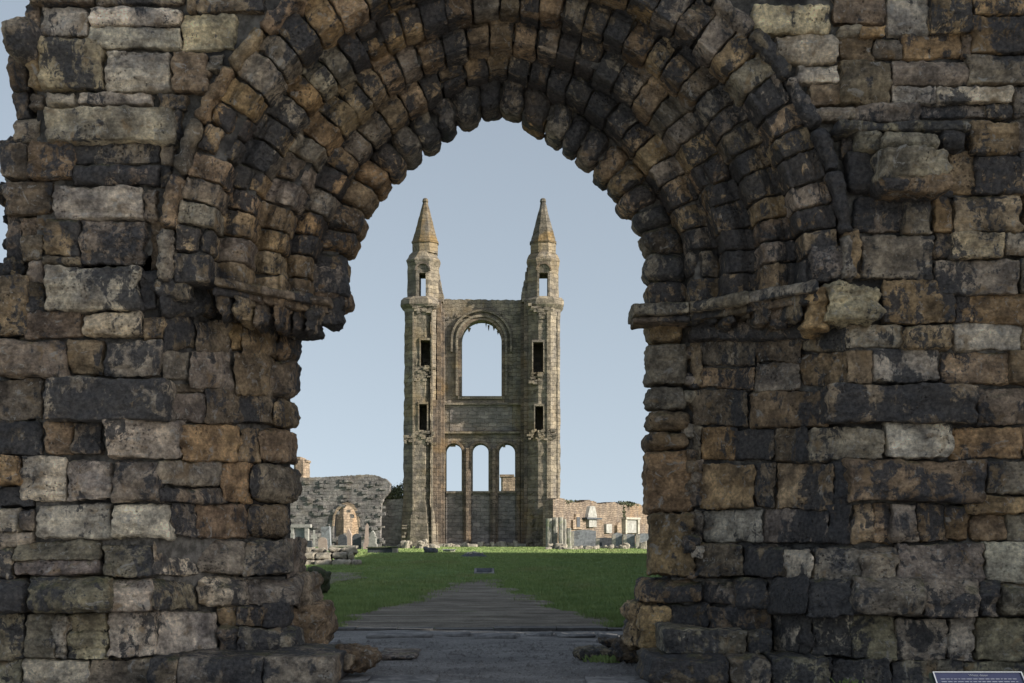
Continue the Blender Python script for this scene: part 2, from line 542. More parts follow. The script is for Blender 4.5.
LEFT = """
27 -12 95 3 d; 26 3 41 38 d -.05; 95 -14 185 4 g; 40 6 87 36 l; 88 6 182 26 w; 90 26 180 48 w; 40 38 102 88 y; 27 50 41 87 t .02; 8 54 29 90 d -.1; 104 50 170 91 l .03;
171 50 208 91 t; 206 52 224 72 g; 160 142 174 164 g; 159 164 170 188 d; 182 14 236 51 y; 194 -12 264 13 d; 186 -10 196 14 d; 29 90 44 109 g; 45 90 76 105 l; 77 91 153 105 l; 154 92 186 111 t; 172 108 180 140 t;
44 106 174 141 y .12; 14 92 30 120 d -.12; 14 118 43 145 g -.08; 70 141 161 164 k .02; 26 140 73 178 b .05; 0 142 28 178 d -.08; 72 165 159 186 k; 52 186 143 219 l .07;
4 178 53 216 d -.03; 144 187 158 219 g; 20 216 46 238 d -.1; 44 219 80 257 b; 80 219 147 266 g; 148 219 166 271 b; 8 214 24 262 k -.2; 20 236 45 262 d -.06; 44 257 80 268 d -.04;
45 266 140 309 l .08; 139 270 157 311 g; 27 260 46 284 g -.04; -20 275 28 336 b -.02; 20 282 46 312 d; 24 310 81 338 d .03; 82 311 140 336 y .02; 141 316 164 341 t;
163 313 195 350 d; 195 320 231 351 d; 230 324 241 351 o; 242 326 276 357 t; 275 330 302 361 b;
-10 338 68 377 k .02; 68 339 104 375 b; 104 341 161 378 l .02; 161 350 191 381 g; 191 350 234 389 g; 234 352 268 396 b; 266 358 301 396 d .02;
-10 378 42 420 k; 42 377 166 420 g .16; 166 381 204 393 d; 167 394 205 421 c; 205 389 271 425 d; 271 397 300 428 b .02;
-10 420 42 456 k; 43 420 71 455 b; 71 421 102 455 g; 102 420 179 459 l .03; 179 424 238 461 o; 238 428 261 461 b; 258 428 299 462 b .03;
-10 456 20 485 o; 20 456 66 501 l; 66 460 112 501 l .02; 112 461 158 502 g; 158 462 222 486 g; 158 486 222 503 d; 221 462 247 502 o; 247 464 300 503 g .03;
-10 485 32 508 k; -10 509 18 531 l; 18 507 36 531 g; -10 531 34 548 g; 35 502 112 539 l; 111 503 170 539 w; 170 503 195 537 c; 195 503 245 537 b; 245 504 292 538 d;
"""
LEFTP = """
-12 545 14 580 g .02; 14 540 100 560 n .03; 12 558 100 576 c .1; 100 545 152 575 n .06; 150 541 200 575 l; 198 540 246 574 g; 244 540 288 575 g;
-12 577 25 613 d .12; 25 574 108 614 n .2; 108 576 152 612 l .03; 151 577 196 610 n .03; 195 576 246 609 l; 245 577 297 607 g;
-12 612 24 660 n; 24 612 54 660 n .02; 54 612 68 660 l; 67 612 108 633 y; 67 632 108 660 y .01; 107 611 156 657 l; 155 610 217 655 l; 217 608 236 630 t; 235 606 263 628 d; 262 604 289 627 k;
217 628 238 653 k .1; 236 627 299 653 c .14; -12 659 22 692 n; 20 658 90 692 l; 88 658 152 690 g; 
"""
RIGHT = """
645 313 684 341 t .03; 644 341 689 386 g .04; 645 386 687 410 g .02; 645 409 690 431 b .02; 644 430 690 451 b .02; 644 450 692 514 o .05; 646 514 695 575 o .05;
690 338 702 387 t; 700 338 756 366 k; 756 336 802 362 d; 803 328 845 351 k; 692 366 756 389 t; 756 362 801 390 c .02; 801 351 849 388 b; 847 350 875 385 b;
689 388 749 427 d; 752 390 830 427 b; 829 384 978 424 k .16; 845 323 904 349 l; 904 324 954 348 t; 953 322 1022 351 l; 1022 322 1100 350 t; 874 346 940 383 l .05; 940 350 1011 384 t; 1011 348 1060 384 b;
977 386 1050 426 d; 690 426 702 460 k; 702 427 737 460 o; 736 428 776 461 k .03; 775 427 810 461 d .02; 809 427 886 461 g; 886 422 952 459 l .08; 951 426 1022 459 o; 1022 425 1090 459 b;
690 460 705 508 k; 702 463 755 509 o .03; 755 463 778 509 d; 778 463 834 509 t; 834 460 850 509 k -.03; 848 458 987 502 b .12; 987 459 1026 494 g; 1026 459 1100 494 t; 965 494 1034 514 o; 1034 494 1100 514 d;
694 509 704 545 g; 703 509 764 543 l .02; 763 509 830 543 c; 828 505 853 543 k; 852 503 874 543 t; 872 502 892 543 t; 890 503 917 543 g .03; 916 503 947 541 t; 945 503 970 541 o; 969 514 1006 541 t; 1006 514 1040 541 g; 1040 513 1100 541 d;
752 4 832 34 y .02; 832 -12 886 24 d; 886 -10 931 36 l; 931 -10 973 34 t; 973 -12 1030 14 o; 972 14 1040 52 o .02; 836 24 862 37 g; 861 24 886 37 o;
774 34 838 64 l; 838 34 874 62 b; 873 36 904 60 c; 903 35 961 60 o; 960 34 973 60 d; 797 64 841 83 l; 840 60 892 104 d .03; 891 60 968 86 g; 967 52 1040 84 g; 892 85 938 105 l; 936 84 1014 103 l; 1013 84 1060 119 g;
808 82 842 106 t; 815 106 856 121 g; 854 104 922 120 c; 920 104 988 119 c; 986 103 1014 120 d; 1012 119 1100 152 g; 1020 152 1100 193 t;
972 119 1022 154 b; 840 136 860 158 c; 848 150 880 190 k; 948 152 977 195 t; 976 154 1023 194 b .02; 880 190 952 196 k -.03;
854 194 904 233 k; 903 194 934 233 g; 933 192 952 233 o; 951 192 1022 233 t .03; 1022 193 1100 232 b;
842 229 862 280 t; 861 234 934 280 g .04; 934 230 953 258 d; 952 231 1006 259 y; 1005 231 1060 257 l; 935 257 1022 294 g .05; 1022 257 1090 292 g;
884 279 955 325 o .03; 954 290 1030 324 o; 1030 291 1100 323 t; 810 246 843 280 c .02; 814 280 828 330 b;
"""
RIGHTP = """
694 544 746 577 d; 745 544 792 577 d; 784 548 814 582 l .04; 813 548 861 582 g .05; 860 548 897 582 g .06; 897 543 986 584 c .07; 985 540 1040 582 l .03; 1040 541 1100 582 g;
638 577 704 604 b .03; 702 576 737 607 g; 735 576 772 611 k .12; 771 578 809 614 k .16; 808 578 854 617 k .16; 853 578 924 617 c .18; 923 578 980 619 c .18; 979 578 1002 618 k .14; 1000 579 1100 618 n .03;
656 604 711 628 b; 710 606 773 630 d; 772 611 800 652 l; 799 612 814 656 g; 812 614 852 657 l .02; 851 615 897 661 n .02; 896 616 949 661 l .02; 948 618 976 663 l; 975 616 1040 662 n; 1040 616 1100 662 n;
770 655 832 690 d -.02; 830 658 892 692 c; 890 660 965 694 n; 964 661 1100 694 n;
"""


def lay(S, text):
    for it in text.replace('\n', ' ').split(';'):
        q = it.split()
        if not q: continue
        x0, y0, x1, y1 = map(float, q[:4])
        dz = float(q[5]) if len(q) > 5 else 0.
        dz += random.uniform(-.035, .045) + (random.uniform(.05, .10) if random.random() < .18 and len(q) < 6 else 0)
        yc = (y0 + y1) / 2
        ex = max(0., max(dl(x0, yc) + (dl(x1, yc) - dl(x0, yc)) * q_ / 8 - dl(x0 + (x1 - x0) * q_ / 8, yc) for q_ in range(9)))
        dz += ex * .8
        kw = {}
        if 310 < yc < 540 and 286 < x1 < 306:
            x1 -= 6; kw = dict(thick=.55, r=.09)
        if yc > 310 and 642 < x0 < 648:
            x0 += 3; kw = dict(thick=.55, r=.07)
        if 540 < yc < 577: kw = dict(slope=.14)
        elif 577 <= yc < 600: kw = dict(cham=.16, r=.05)
        wall_stone(S, x0, y0, x1, y1, dl(x0, yc) - dz, dl(x1, yc) - dz, q[4], **kw)


ARC_C = (505., 268.)


def fill_rows(S, xa, xb, ya, yb, keep, tones, dens=3.0, rows=(16, 40)):
    y = yb
    while y > ya:
        h = random.uniform(*rows)
        x = xa + random.uniform(-20, 0)
        while x < xb:
            w = random.uniform(28, 82)
            if keep(x + w / 2, y - h / 2) and keep(x + 3, y - h / 2) and keep(x + w - 3, y - h / 2):
                wall_stone(S, x, y - h, x + w, y, 13.5 + random.uniform(-.04, .04), 13.5 + random.uniform(-.04, .04), random.choice(tones), dens=dens)
            x += w
        y -= h


# facing of the two sides
S = Stones()
lay(S, LEFT)
out_hood = lambda x, y: math.hypot(x - ARC_C[0], y - ARC_C[1]) > 356
fill_rows(S, 22, 500, -130, -13, lambda x, y: out_hood(x, y) and x > 24, 'gtldbg')
# ragged broken rubble behind the left edge
for k in range(74):
    y = random.uniform(-12, 345)
    x = random.uniform(-2, 36) if y > 130 else random.uniform(30, 40)
    h = random.uniform(12, 24)
    w = random.uniform(14, 30)
    wall_stone(S, x - 6, y - h / 2, x - 6 + w, y + h / 2, 13.62 + random.uniform(0, .5), 13.62 + random.uniform(0, .5), random.choice('dgbdt'), r=.07, amp=1.5)
fl = S.build('facing_stones', gate)
S = Stones()
lay(S, RIGHT)
fill_rows(S, 500, 1330, -130, -11, out_hood, 'gtodbl')
fill_rows(S, 1100, 1330, -11, 690, lambda x, y: True, 'gtodbgk', dens=6)
# small pinnings in the joint behind the inner pier
for k in range(26):
    y = random.uniform(345, 575)
    x = random.uniform(688, 699)
    wall_stone(S, x - 7, y - 7, x + 6, y + 7, dl(x, y) - .0, dl(x, y), random.choice('dgklb'), r=.05)
fr = S.build('facing_stones', gate)
# the battered base of both sides
S = Stones()
lay(S, LEFTP)
wall_stone(S, 288, 574, 314, 612, 14.75, 15.3, 'g', thick=.8, r=.08, amp=1.5)
wall_stone(S, 284, 538, 300, 580, 14.5, 15.3, 'g', thick=.6, r=.06, amp=1.3)
wall_stone(S, 286, 604, 327, 650, 15.0, 15.3, 'b', thick=.9, r=.1, amp=1.8)
S.build('plinth', gate)
S = Stones()
lay(S, RIGHTP)
wall_stone(S, 626, 600, 660, 652, 15.2, 15.0, 't', thick=.8, r=.09, amp=1.7)
wall_stone(S, 640, 606, 672, 650, 14.9, 14.7, 'o', thick=.8, r=.07, amp=1.3)
S.build('plinth', gate)
# worn steps at the foot
S = Stones()
for x0, x1, t in ((147, 178, 'd'), (177, 262, 'c'), (261, 337, 'g')):
    wall_stone(S, x0, 657, x1, 688, 13.25, 13.25, t, thick=1.6, r=.035, amp=.8)
S.build('step', gate)
S = Stones()
for x0, x1, t in ((648, 730, 'd'), (729, 772, 'n'), (771, 832, 'n')):
    wall_stone(S, x0, 657, x1, 688, 13.3, 13.2, t, thick=1.4, r=.04, amp=.9)
S.build('step', gate)
S = Stones()
for x0, x1, t in ((664, 748, 'n'), (747, 774, 'n')):
    wall_stone(S, x0, 630, x1, 655, 13.8, 13.7, t, thick=1.0, r=.035, amp=.9)
S.build('step', gate)

# ---- arch rings
RINGS = [  # name, inner px, outer px, front depth, block depth, stones, centre x, squareness
    ('hood_mould', 335, 351, 13.36, .5, 19, 506, .0, 268),
    ('arch_ring', 296, 334, 13.47, .75, 36, 506, .0, 268),
    ('arch_ring', 258, 295, 13.88, .75, 35, 504, .02, 267),
    ('arch_ring', 221, 256, 14.28, .75, 30, 503, .05, 264),
    ('arch_ring', 189, 220, 14.68, .75, 25, 501, .085, 260),
    ('arch_ring', 151, 190, 15.05, .62, 20, 498, .125, 258),
]
CYP = 268.
ZTOP = 4.13   # bed of the arch on its capitals


def arch_point(R, s, cx, D, sq, Rm, CYP=268.):
    """s in arc radians; below the springing it runs straight down"""
    Xc, Zc = (cx - CX) * D / F, EYE + (HY - CYP) * D / F
    th = np.clip(s, 0, math.pi)
    k = 1 - sq * np.abs(np.sin(2 * th))
    X = Xc + R * k * np.cos(th)
    Z = Zc + R * k * np.sin(th)
    Z = Z - np.where(s < 0, -s, np.where(s > math.pi, s - math.pi, 0)) * Rm
    return X, Z


def voussoir(S, R0, R1, s0, s1, D, dd, cx, sq, cy, t, r=.05, amp=1., mould=None, soot=None, gap=.005, bulge=.02, dens=2.2):
    Rm = (R0 + R1) / 2
    a = (s1 - s0) / 2 * Rm - gap
    b = (R1 - R0) / 2 - gap * .5
    c = dd / 2
    pxw = F / D
    nu = int(np.clip(2 * a * pxw / dens, 5, 22)); nv = int(np.clip(2 * b * pxw / dens, 5, 20)); nw = 7
    loc, nr, FA = rounded(nu, nv, nw, a, b, c, r * random.uniform(.75, 1.35))
    sm = (s0 + s1) / 2
    u, v = loc[:, 0] / a, loc[:, 1] / b
    sk = random.uniform(-.02, .02)
    tp = random.uniform(-.03, .03)
    s = sm + (loc[:, 0] * (1 + tp * v) + sk * v * .5) / Rm
    R = Rm + loc[:, 1]
    X, Z = arch_point(R, s, cx, D, sq, Rm, cy)
    bl = bulge * np.clip(1 - u * u, 0, 1) * np.clip(1 - v * v, 0, 1)
    if mould is not None:
        f_, p_, a_ = mould
        bl = bl + a_ * random.uniform(.35, 1.15) * np.sin(f_ * v + p_) ** 3
    Y = D + loc[:, 2] + c - np.where(loc[:, 2] < 0, bl + random.uniform(-.02, .02) * v, 0)
    th = np.clip(s, 0, math.pi)
    er = np.stack([np.cos(th), np.zeros_like(th), np.sin(th)], 1)
    et = np.stack([-np.sin(th), np.zeros_like(th), np.cos(th)], 1)
    N = et * nr[:, :1] + er * nr[:, 1:2] + np.array([0, 1, 0]) * nr[:, 2:3]
    seed = np.array([random.uniform(0, 60) for _ in range(3)])
    Wd = erode(np.stack([X, Y, Z], 1), N, amp, seed)
    tc, so = tone(t)
    if soot is not None: so = soot - .06 + random.uniform(-.38, .28)
    S.push(Wd, FA, tc, so)


def pick(ang):
    """right of the arch blacker, crown dark, left browner"""
    if ang < 60: return random.choice('dtgttbgcg'), .6
    if ang < 115: return random.choice('dgbgotbt'), .6
    return random.choice('gbbtgttgo'), .46


for name, r0, r1, D, dd, n, cx, sq, cy in RINGS:
    R0, R1 = r0 * D / F, r1 * D / F
    Rm = (R0 + R1) / 2
    Zc = EYE + (HY - cy) * D / F
    drop = (Zc - ZTOP) / Rm
    S = Stones()
    a0, a1 = -drop, math.pi + drop
    ws = [random.uniform(.84, 1.18) for _ in range(n + int(2 * drop / (math.pi / n)) + 1)]
    tot = sum(ws)
    s = a0
    md = (random.uniform(4.2, 5.6), random.uniform(0, 3), .05)
    for i, w in enumerate(ws):
        ds = w / tot * (a1 - a0)
        t, so = pick(math.degrees(s + ds / 2))
        dr = random.uniform(-.012, .012)
        if name == 'hood_mould':
            t = random.choice('ttgbg') if s > 1.9 else random.choice('cckd')
            so = .3 if s > 1.9 else .6
            voussoir(S, R0, R1, s, s + ds, D + dr * .5, dd, cx, sq, cy, t, r=.06, soot=so, gap=.01)
        elif r0 == 151:
            t = random.choice('bbotg') if s > 2.3 else (random.choice('gdgcn') if 1.35 < s < 1.9 else t)
            q = random.uniform(-.035, .05)
            voussoir(S, R0 + q, R1, s, s + ds, D + dr, dd + random.uniform(-.06, .06), cx, sq, cy, t, r=.10, soot=so - .08, amp=.8, bulge=.04, gap=.003, mould=(2.6, .6, .03))
        else:
            # each block: a moulded face, often broken into a roll and a fillet
            if random.random() < .1:
                m_ = random.uniform(.3, .45)
                voussoir(S, R0 + (R1 - R0) * m_, R1, s, s + ds, D + dr, dd, cx, sq, cy, t, r=.045, soot=so, amp=.7)
                voussoir(S, R0, R0 + (R1 - R0) * (m_ + .02), s, s + ds, D + dr + random.uniform(.05, .12), dd, cx, sq, cy, t, r=.05, soot=so + .1, amp=.7)
            else:
                voussoir(S, R0 + random.uniform(-.015, .025), R1, s, s + ds, D + dr, dd, cx, sq, cy, t, r=.028, soot=so, bulge=.012, amp=.62, mould=md)
        s += ds
    S.build(name, gate)

# ---- rubble core behind the facing (visible only in the joints)
Bk = 16.3
core = MB()


def ring_outline(r, D, cx, sq, n=48, pad=0., cy=268.):
    R = r * D / F + pad
    s = np.linspace(0, math.pi, n)
    X, Z = arch_point(R, s, cx, D, sq, R, cy)
    X = np.concatenate([[X[0]], X, [X[-1]]])
    Z = np.concatenate([[ZTOP + .05], Z, [ZTOP + .05]])
    return X, Z


prof = []
for name, r0, r1, D, dd, n, cx, sq, cy in RINGS[1:]:
    prof.append((r1, D, D + .10, cx, sq, .0, cy))
    prof.append((r0, D, D + .10, cx, sq, .07 if r0 != 151 else .13, cy))
r0, D, cx, sq, cy = 151, 15.05, 498, .125, 258
prof.append((r0, D, 15.55, cx, sq, .13, cy))
n = 50
loops = []
for r, D, y, cx, sq, pad, cy in prof:
    X, Z = ring_outline(r, D, cx, sq, 48, pad, cy)
    loops.append(np.stack([X, np.full(n, y), Z], 1))
# back and outside of the ring mass
X, Z = ring_outline(r0, D, cx, sq, 48, .42, cy)
loops.append(np.stack([X, np.full(n, 15.56), Z], 1))
loops.append(np.stack([X, np.full(n, Bk), Z], 1))
X, Z = ring_outline(334, 13.47, 506, 0., 48, .05)
loops.append(np.stack([X, np.full(n, Bk), Z], 1))
L = np.stack(loops)           # (k, n, 3)
k = len(loops)
FA = []
for i in range(k):
    j = (i + 1) % k
    for q in range(n - 1):
        FA.append((i * n + q, j * n + q, j * n + q + 1, i * n + q + 1))
FA.append([i * n for i in range(k)][::-1])
FA.append([i * n + n - 1 for i in range(k)])
core.add(L.reshape(-1, 3), FA)
# front slab around the arch
hx, hz = ring_outline(334, 13.47, 506, 0., 48, .03)
top = EYE + (HY + 128) * 13.5 / F
xl, xr = P(34, 0, 13.5)[0], 11.
ox, oz = [], []
for x, z in zip(hx, hz):
    c0 = np.array([(506 - CX) * 13.5 / F, ZTOP + .05])
    d = np.array([x, max(z, ZTOP + .05)]) - c0
    ts = []
    if d[0] > 1e-6: ts.append((xr - c0[0]) / d[0])
    if d[0] < -1e-6: ts.append((xl - c0[0]) / d[0])
    if d[1] > 1e-6: ts.append((top - c0[1]) / d[1])
    tt = min(ts)
    e = c0 + d * tt
    ox.append(e[0]); oz.append(e[1])
ox, oz = np.array(ox), np.array(oz)
# keep the two top corners
for cxn in (xl, xr):
    i = np.argmin((ox - cxn) ** 2 + (oz - top) ** 2)
    ox[i], oz[i] = cxn, top
V = np.concatenate([np.stack([hx, np.full(n, 13.585), hz], 1), np.stack([ox, np.full(n, 13.585), oz], 1),
                    np.stack([hx, np.full(n, Bk), hz], 1), np.stack([ox, np.full(n, Bk), oz], 1)])
FA = []
for q in range(n - 1):
    FA.append((q, q + 1, n + q + 1, n + q))
    FA.append((2 * n + q, 3 * n + q, 3 * n + q + 1, 2 * n + q + 1))
    FA.append((n + q, n + q + 1, 3 * n + q + 1, 3 * n + q))
core.add(V, FA)


def plan_prism(mb, plan, z0, z1):
    n = len(plan)
    V = [(x, y, z0) for x, y in plan] + [(x, y, z1) for x, y in plan]
    FA = [list(range(n))[::-1], list(range(n, 2 * n))] + [[i, (i + 1) % n, (i + 1) % n + n, i + n] for i in range(n)]
    mb.add(V, FA)


def jamb_plan(xs, yy, back, inset=.085):
    pl = []
    for x in xs:
        D = dl(x, yy) + inset
        pl.append(((x - CX) * D / F, D))
    return pl


zj = ZTOP + .3
pl = jamb_plan([36, 158, 200, 240, 288], 400, Bk)
plan_prism(core, pl[:-1] + [((286 - CX) * 15.1 / F, 15.35), ((289 - CX) * 15.5 / F, 15.6), ((282 - CX) * Bk / F, Bk), (pl[0][0], Bk)], .0, zj)
pr = jamb_plan([655, 692, 750, 800, 845], 400, Bk)
plan_prism(core, [((666 - CX) * Bk / F, Bk), ((662 - CX) * 15.5 / F, 15.5)] + pr[1:] + [(11., 13.585), (11., Bk)], .0, zj)
# lower left end and base
core.box(P(-6, 0, 13.6)[0], P(36, 0, 13.6)[0] - .01, 13.75, Bk - .01, 0, P(0, 350, 13.6)[2])
core.box(P(14, 0, 13.6)[0], P(36, 0, 13.6)[0] - .012, 13.85, Bk - .02, P(0, 350, 13.6)[2] - .02, P(0, 140, 13.6)[2])
pb = jamb_plan([-4, 150, 225, 285], 650, Bk, .15)
plan_prism(core, pb + [((290 - CX) * 15.6 / F, 15.6), (pb[0][0], 15.6)], .002, P(0, 580, 13.6)[2])
pb = jamb_plan([672, 700, 780, 860], 650, Bk, .15)
plan_prism(core, [(pb[0][0], 15.6)] + pb + [(6.5, 13.5), (6.5, 15.6)], .002, P(0, 582, 13.6)[2])
core.build('rubble_core', M_CORE, gate)

# ---- capitals
for side in (0, 1):
    S = Stones()
    if side == 0:
        def dep(x): return float(np.interp(x, [155, 190, 230, 266, 300, 345], [13.4, 13.42, 13.82, 14.22, 14.62, 15.02]))
        xs = [(214, 262), (261, 312), (311, 330)]
        zt, zb = 4.19, 4.10
    else:
        def dep(x): return float(np.interp(x, [636, 675, 712, 748, 785, 822], [15.05, 15.0, 14.62, 14.22, 13.82, 13.42]))
        xs = [(633, 690), (689, 748), (747, 818)]
        zt, zb = 4.14, 4.01
    yof = lambda z, D: HY - (z - EYE) * F / D
    for x0, x1 in xs:
        D0, D1 = dep(x0) - .22, dep(x1) - .22
        Dm = (D0 + D1) / 2
        wall_stone(S, x0, yof(zt, D0), x1, yof(zb, D0), D0, D1, 'd' if side == 0 else 'g', thick=.7, r=.015, amp=.55, gap=0, jit=.3, right=(yof(zt, D1), yof(zb, D1)), cham=.03)
        # a thinner fillet under the slab, set back
        wall_stone(S, x0, yof(zb + .01, D0 + .07), x1, yof(zb - .09, D0 + .07), D0 + .10, D1 + .10, 'd', thick=.5, r=.02, amp=.7, gap=0, jit=.4, right=(yof(zb + .01, D1 + .07), yof(zb - .09, D1 + .07)))
    if side == 0:
        wall_stone(S, 157, 270, 216, 314, 13.42, 13.98, 'd', r=.09, amp=1.5)
        wall_stone(S, 152, 274, 190, 300, 13.38, 13.6, 'g', r=.08, amp=1.6)
        bumps = [(214, 233, 290, 318), (232, 252, 296, 323), (250, 271, 297, 327), (271, 290, 300, 329), (288, 308, 301, 332), (304, 321, 302, 333), (317, 340, 302, 326)]
        wall_stone(S, 268, 326, 322, 336, 15.0, 15.3, 'b', r=.03)
        wall_stone(S, 322, 290, 346, 309, 15.35, 15.45, 'd', r=.06, amp=1.5)
        wall_stone(S, 306, 262, 347, 293, 14.95, 15.05, 'c', r=.06)
    else:
        bumps = [(645, 684, 312, 322)] + [(684 + i * 17, 704 + i * 17, 306 - i * 1.7, 322 + (i % 3) * 3) for i in range(8)]
        wall_stone(S, 806, 284, 830, 332, 13.4, 13.4, 'o', r=.06, amp=1.5)
        wall_stone(S, 690, 320, 812, 338, 14.95, 13.75, 'k', r=.05)
    for i, (a, b_, c, d) in enumerate(bumps):
        pr_ = .13 if i % 2 else .03
        wall_stone(S, a, c - 6, b_, d, dep(a) - pr_, dep(b_) - pr_, random.choice('dbkd' if side else 'dtbd'), r=.09, amp=1.6, thick=.5)
    S.build('capital', gate)

# a lone carved corbel and its cap slab on the plain wall
S = Stones()
wall_stone(S, 838, 119, 972, 131, 13.26, 13.26, 'n', thick=.6, r=.035)
wall_stone(S, 858, 128, 884, 150, 13.3, 13.3, 'n', thick=.5, r=.04)
wall_stone(S, 882, 129, 944, 149, 13.22, 13.22, 'n', thick=.5, r=.05)
wall_stone(S, 941, 128, 966, 150, 13.32, 13.32, 'd', thick=.5, r=.05)
wall_stone(S, 880, 147, 951, 179, 13.08, 13.08, 'g', thick=.8, r=.08, amp=1.2)
wall_stone(S, 882, 173, 950, 193, 13.14, 13.16, 'b', thick=.7, r=.06, amp=1.3)
tag(S.build('corbel', gate), 'projecting mossy carved corbel')
S = Stones()
wall_stone(S, 826, 280, 884, 326, 13.36, 13.36, 'W', r=.12, amp=1.8, tint=np.array([.46, .43, .33]))
tag(S.build('facing_stone', gate), 'pale cream broken block')
S = Stones()
wall_stone(S, -2, 12, 34, 53, 13.2, 13.2, 'k', r=.12, amp=1.1, thick=.8)
tag(S.build('water_spout', gate), 'black projecting spout stone')

# ---------------------------------------------------------------- loose stones, signs and other small things
def boulder(name, px, py, w, h, D, t, label, cat, group=None, depth=.4, r=.12, amp=1.6, mat=None):
    S = Stones()
    wall_stone(S, px - w / 2, py - h, px + w / 2, py, D, D, t, thick=depth, r=r, amp=amp, gap=0, dens=2.2)
    base = P(px, py, D)
    o = S.build(name, None, (base[0], base[1] + depth / 2, 0.), mat)
    return tag(o, label, cat, group)


boulder('loose_boulder', 356, 673, 40, 24, 14.05, 'b', 'brown lumpy boulder at the end of the long worn step', 'boulder', 'boulders beside the steps', .5)
boulder('loose_boulder', 342, 675, 20, 19, 13.85, 'g', 'small rounded grey boulder against the end of the long step', 'boulder', 'boulders beside the steps', .3)
boulder('loose_boulder', 598, 661, 44, 12, 15.9, 'n', 'flat greenish boulder lying in the grit by the pier', 'boulder', 'boulders beside the steps', .4, .06)
boulder('loose_boulder', 634, 662, 40, 24, 15.5, 'd', 'dark boulder tucked under the pale corner block of the pier', 'boulder', 'boulders beside the steps', .5)
boulder('loose_boulder', 612, 648, 24, 10, 17.6, 'd', 'low dark boulder behind the flat greenish one', 'boulder', 'boulders beside the steps', .4)
boulder('loose_boulder', 396, 660, 40, 4.6, 16.1, 'c', 'thin grey stone sunk in the grit before the path', 'boulder', 'boulders beside the steps', 1., .03, .7)
boulder('mossy_stump', 315, 597, 27, 29, 30.5, 'n', 'dark mossy rounded stone post beside the lawn edge', 'stone post', None, .7, .25, 2., M_MOSSY)

# information panel at the foot of the wall
pc = P(977, 672, 9.2)
sg = empty('information_panel', (pc[0], pc[1] + .15, 0), 'slanted navy information panel with a pale border at the foot of the gateway', 'sign')
hw = 44.5 * 9.2 / F
tz, ty = pc[2], pc[1]
sl = math.radians(55)


def slant(u0, u1, v0, v1, lift, th):
    """flat piece on the slanted face; v runs down the slope from the top edge"""
    dn = np.array([0, -math.cos(math.radians(40)), -math.sin(math.radians(40))])
    nn = np.array([0, -math.sin(math.radians(40)), math.cos(math.radians(40))])
    o = np.array([pc[0], ty, tz])
    V = []
    for k in (lift, lift + th):
        for (u, v) in ((u0, v0), (u1, v0), (u1, v1), (u0, v1)):
            V.append(o + np.array([u, 0, 0]) + dn * v + nn * k)
    return V, [(0, 1, 2, 3), (7, 6, 5, 4), (0, 4, 5, 1), (1, 5, 6, 2), (2, 6, 7, 3), (3, 7, 4, 0)]


m = MB(); m.add(*slant(-hw, hw, 0, .42, -.02, .018)); pnl = m.build('panel', M_PANEL, sg)
m = MB()
b = .008
for q in ((-hw, hw, 0, b), (-hw, hw, .42 - b, .42), (-hw, -hw + b, b, .42 - b), (hw - b, hw, b, .42 - b)):
    m.add(*slant(*q, .0, .005))
m.build('border', M_CREAM, pnl)
m = MB()
for r_ in range(2, 12):
    u = -hw + .04
    while u < hw - .05:
        w = random.uniform(.012, .04)
        if r_ not in (6,): m.add(*slant(u, min(u + w, hw - .04), 0.032 + r_ * .026 - .02, .032 + r_ * .026 - .013, -.001, .002))
        u += w + .008
tx = m.build('lettering', M_INK, pnl)
cu = bpy.data.curves.new('heading', 'FONT')
cu.body = 'West door'
cu.size = .03; cu.align_x = 'CENTER'; cu.extrude = .0008
ho = bpy.data.objects.new('heading', cu)
COL.objects.link(ho)
dg = bpy.context.evaluated_depsgraph_get()
hm = bpy.data.meshes.new_from_object(ho.evaluated_get(dg))
V = np.array([v.co[:] for v in hm.vertices]); FAh = [list(p.vertices) for p in hm.polygons]
bpy.data.objects.remove(ho)
dn = np.array([0, -math.cos(math.radians(40)), -math.sin(math.radians(40))]); nn = np.array([0, -math.sin(math.radians(40)), math.cos(math.radians(40))])
V = np.array([pc[0], ty, tz]) + V[:, :1] * np.array([1., 0, 0]) + (.042 - V[:, 1:2]) * dn + (V[:, 2:3] + .0005) * nn
link_mesh('heading', V, FAh, M_INK, pnl)
for ua, ub in ((-hw - .02, -hw - .003), (hw + .003, hw + .02)):
    m = MB(); m.add(*slant(ua, ub, -.004, .42, -.04, .03)); m.build('side_rail', M_POST, sg)
for sx in (-.2, .2):
    m = MB(); m.box(pc[0] + sx - .025, pc[0] + sx + .025, ty - .13, ty - .08, 0, tz - .145); m.build('leg', M_POST, sg)

# ---------------------------------------------------------------- the gable of the choir
GD = 116.


def curve_wall(outline, holes, y0, y1):
    """wall with openings: outline and holes are lists of (x, z)"""
    cu = bpy.data.curves.new('tmp', 'CURVE')
    cu.dimensions = '2D'; cu.fill_mode = 'BOTH'; cu.extrude = (y1 - y0) / 2
    for pts in [outline] + holes:
        sp = cu.splines.new('POLY')
        sp.points.add(len(pts) - 1)
        for p_, (x, z) in zip(sp.points, pts): p_.co = (x, z, 0, 1)
        sp.use_cyclic_u = True
    o = bpy.data.objects.new('tmp', cu)
    COL.objects.link(o)
    dg = bpy.context.evaluated_depsgraph_get()
    me = bpy.data.meshes.new_from_object(o.evaluated_get(dg))
    V = np.array([v.co[:] for v in me.vertices])
    FA = [list(p.vertices) for p in me.polygons]
    bpy.data.objects.remove(o)
    bpy.data.meshes.remove(me)
    return np.stack([V[:, 0], (y0 + y1) / 2 + V[:, 2], V[:, 1]], 1), FA


def xz(px, py, D): 
    p = P(px, py, D); return (p[0], p[2])


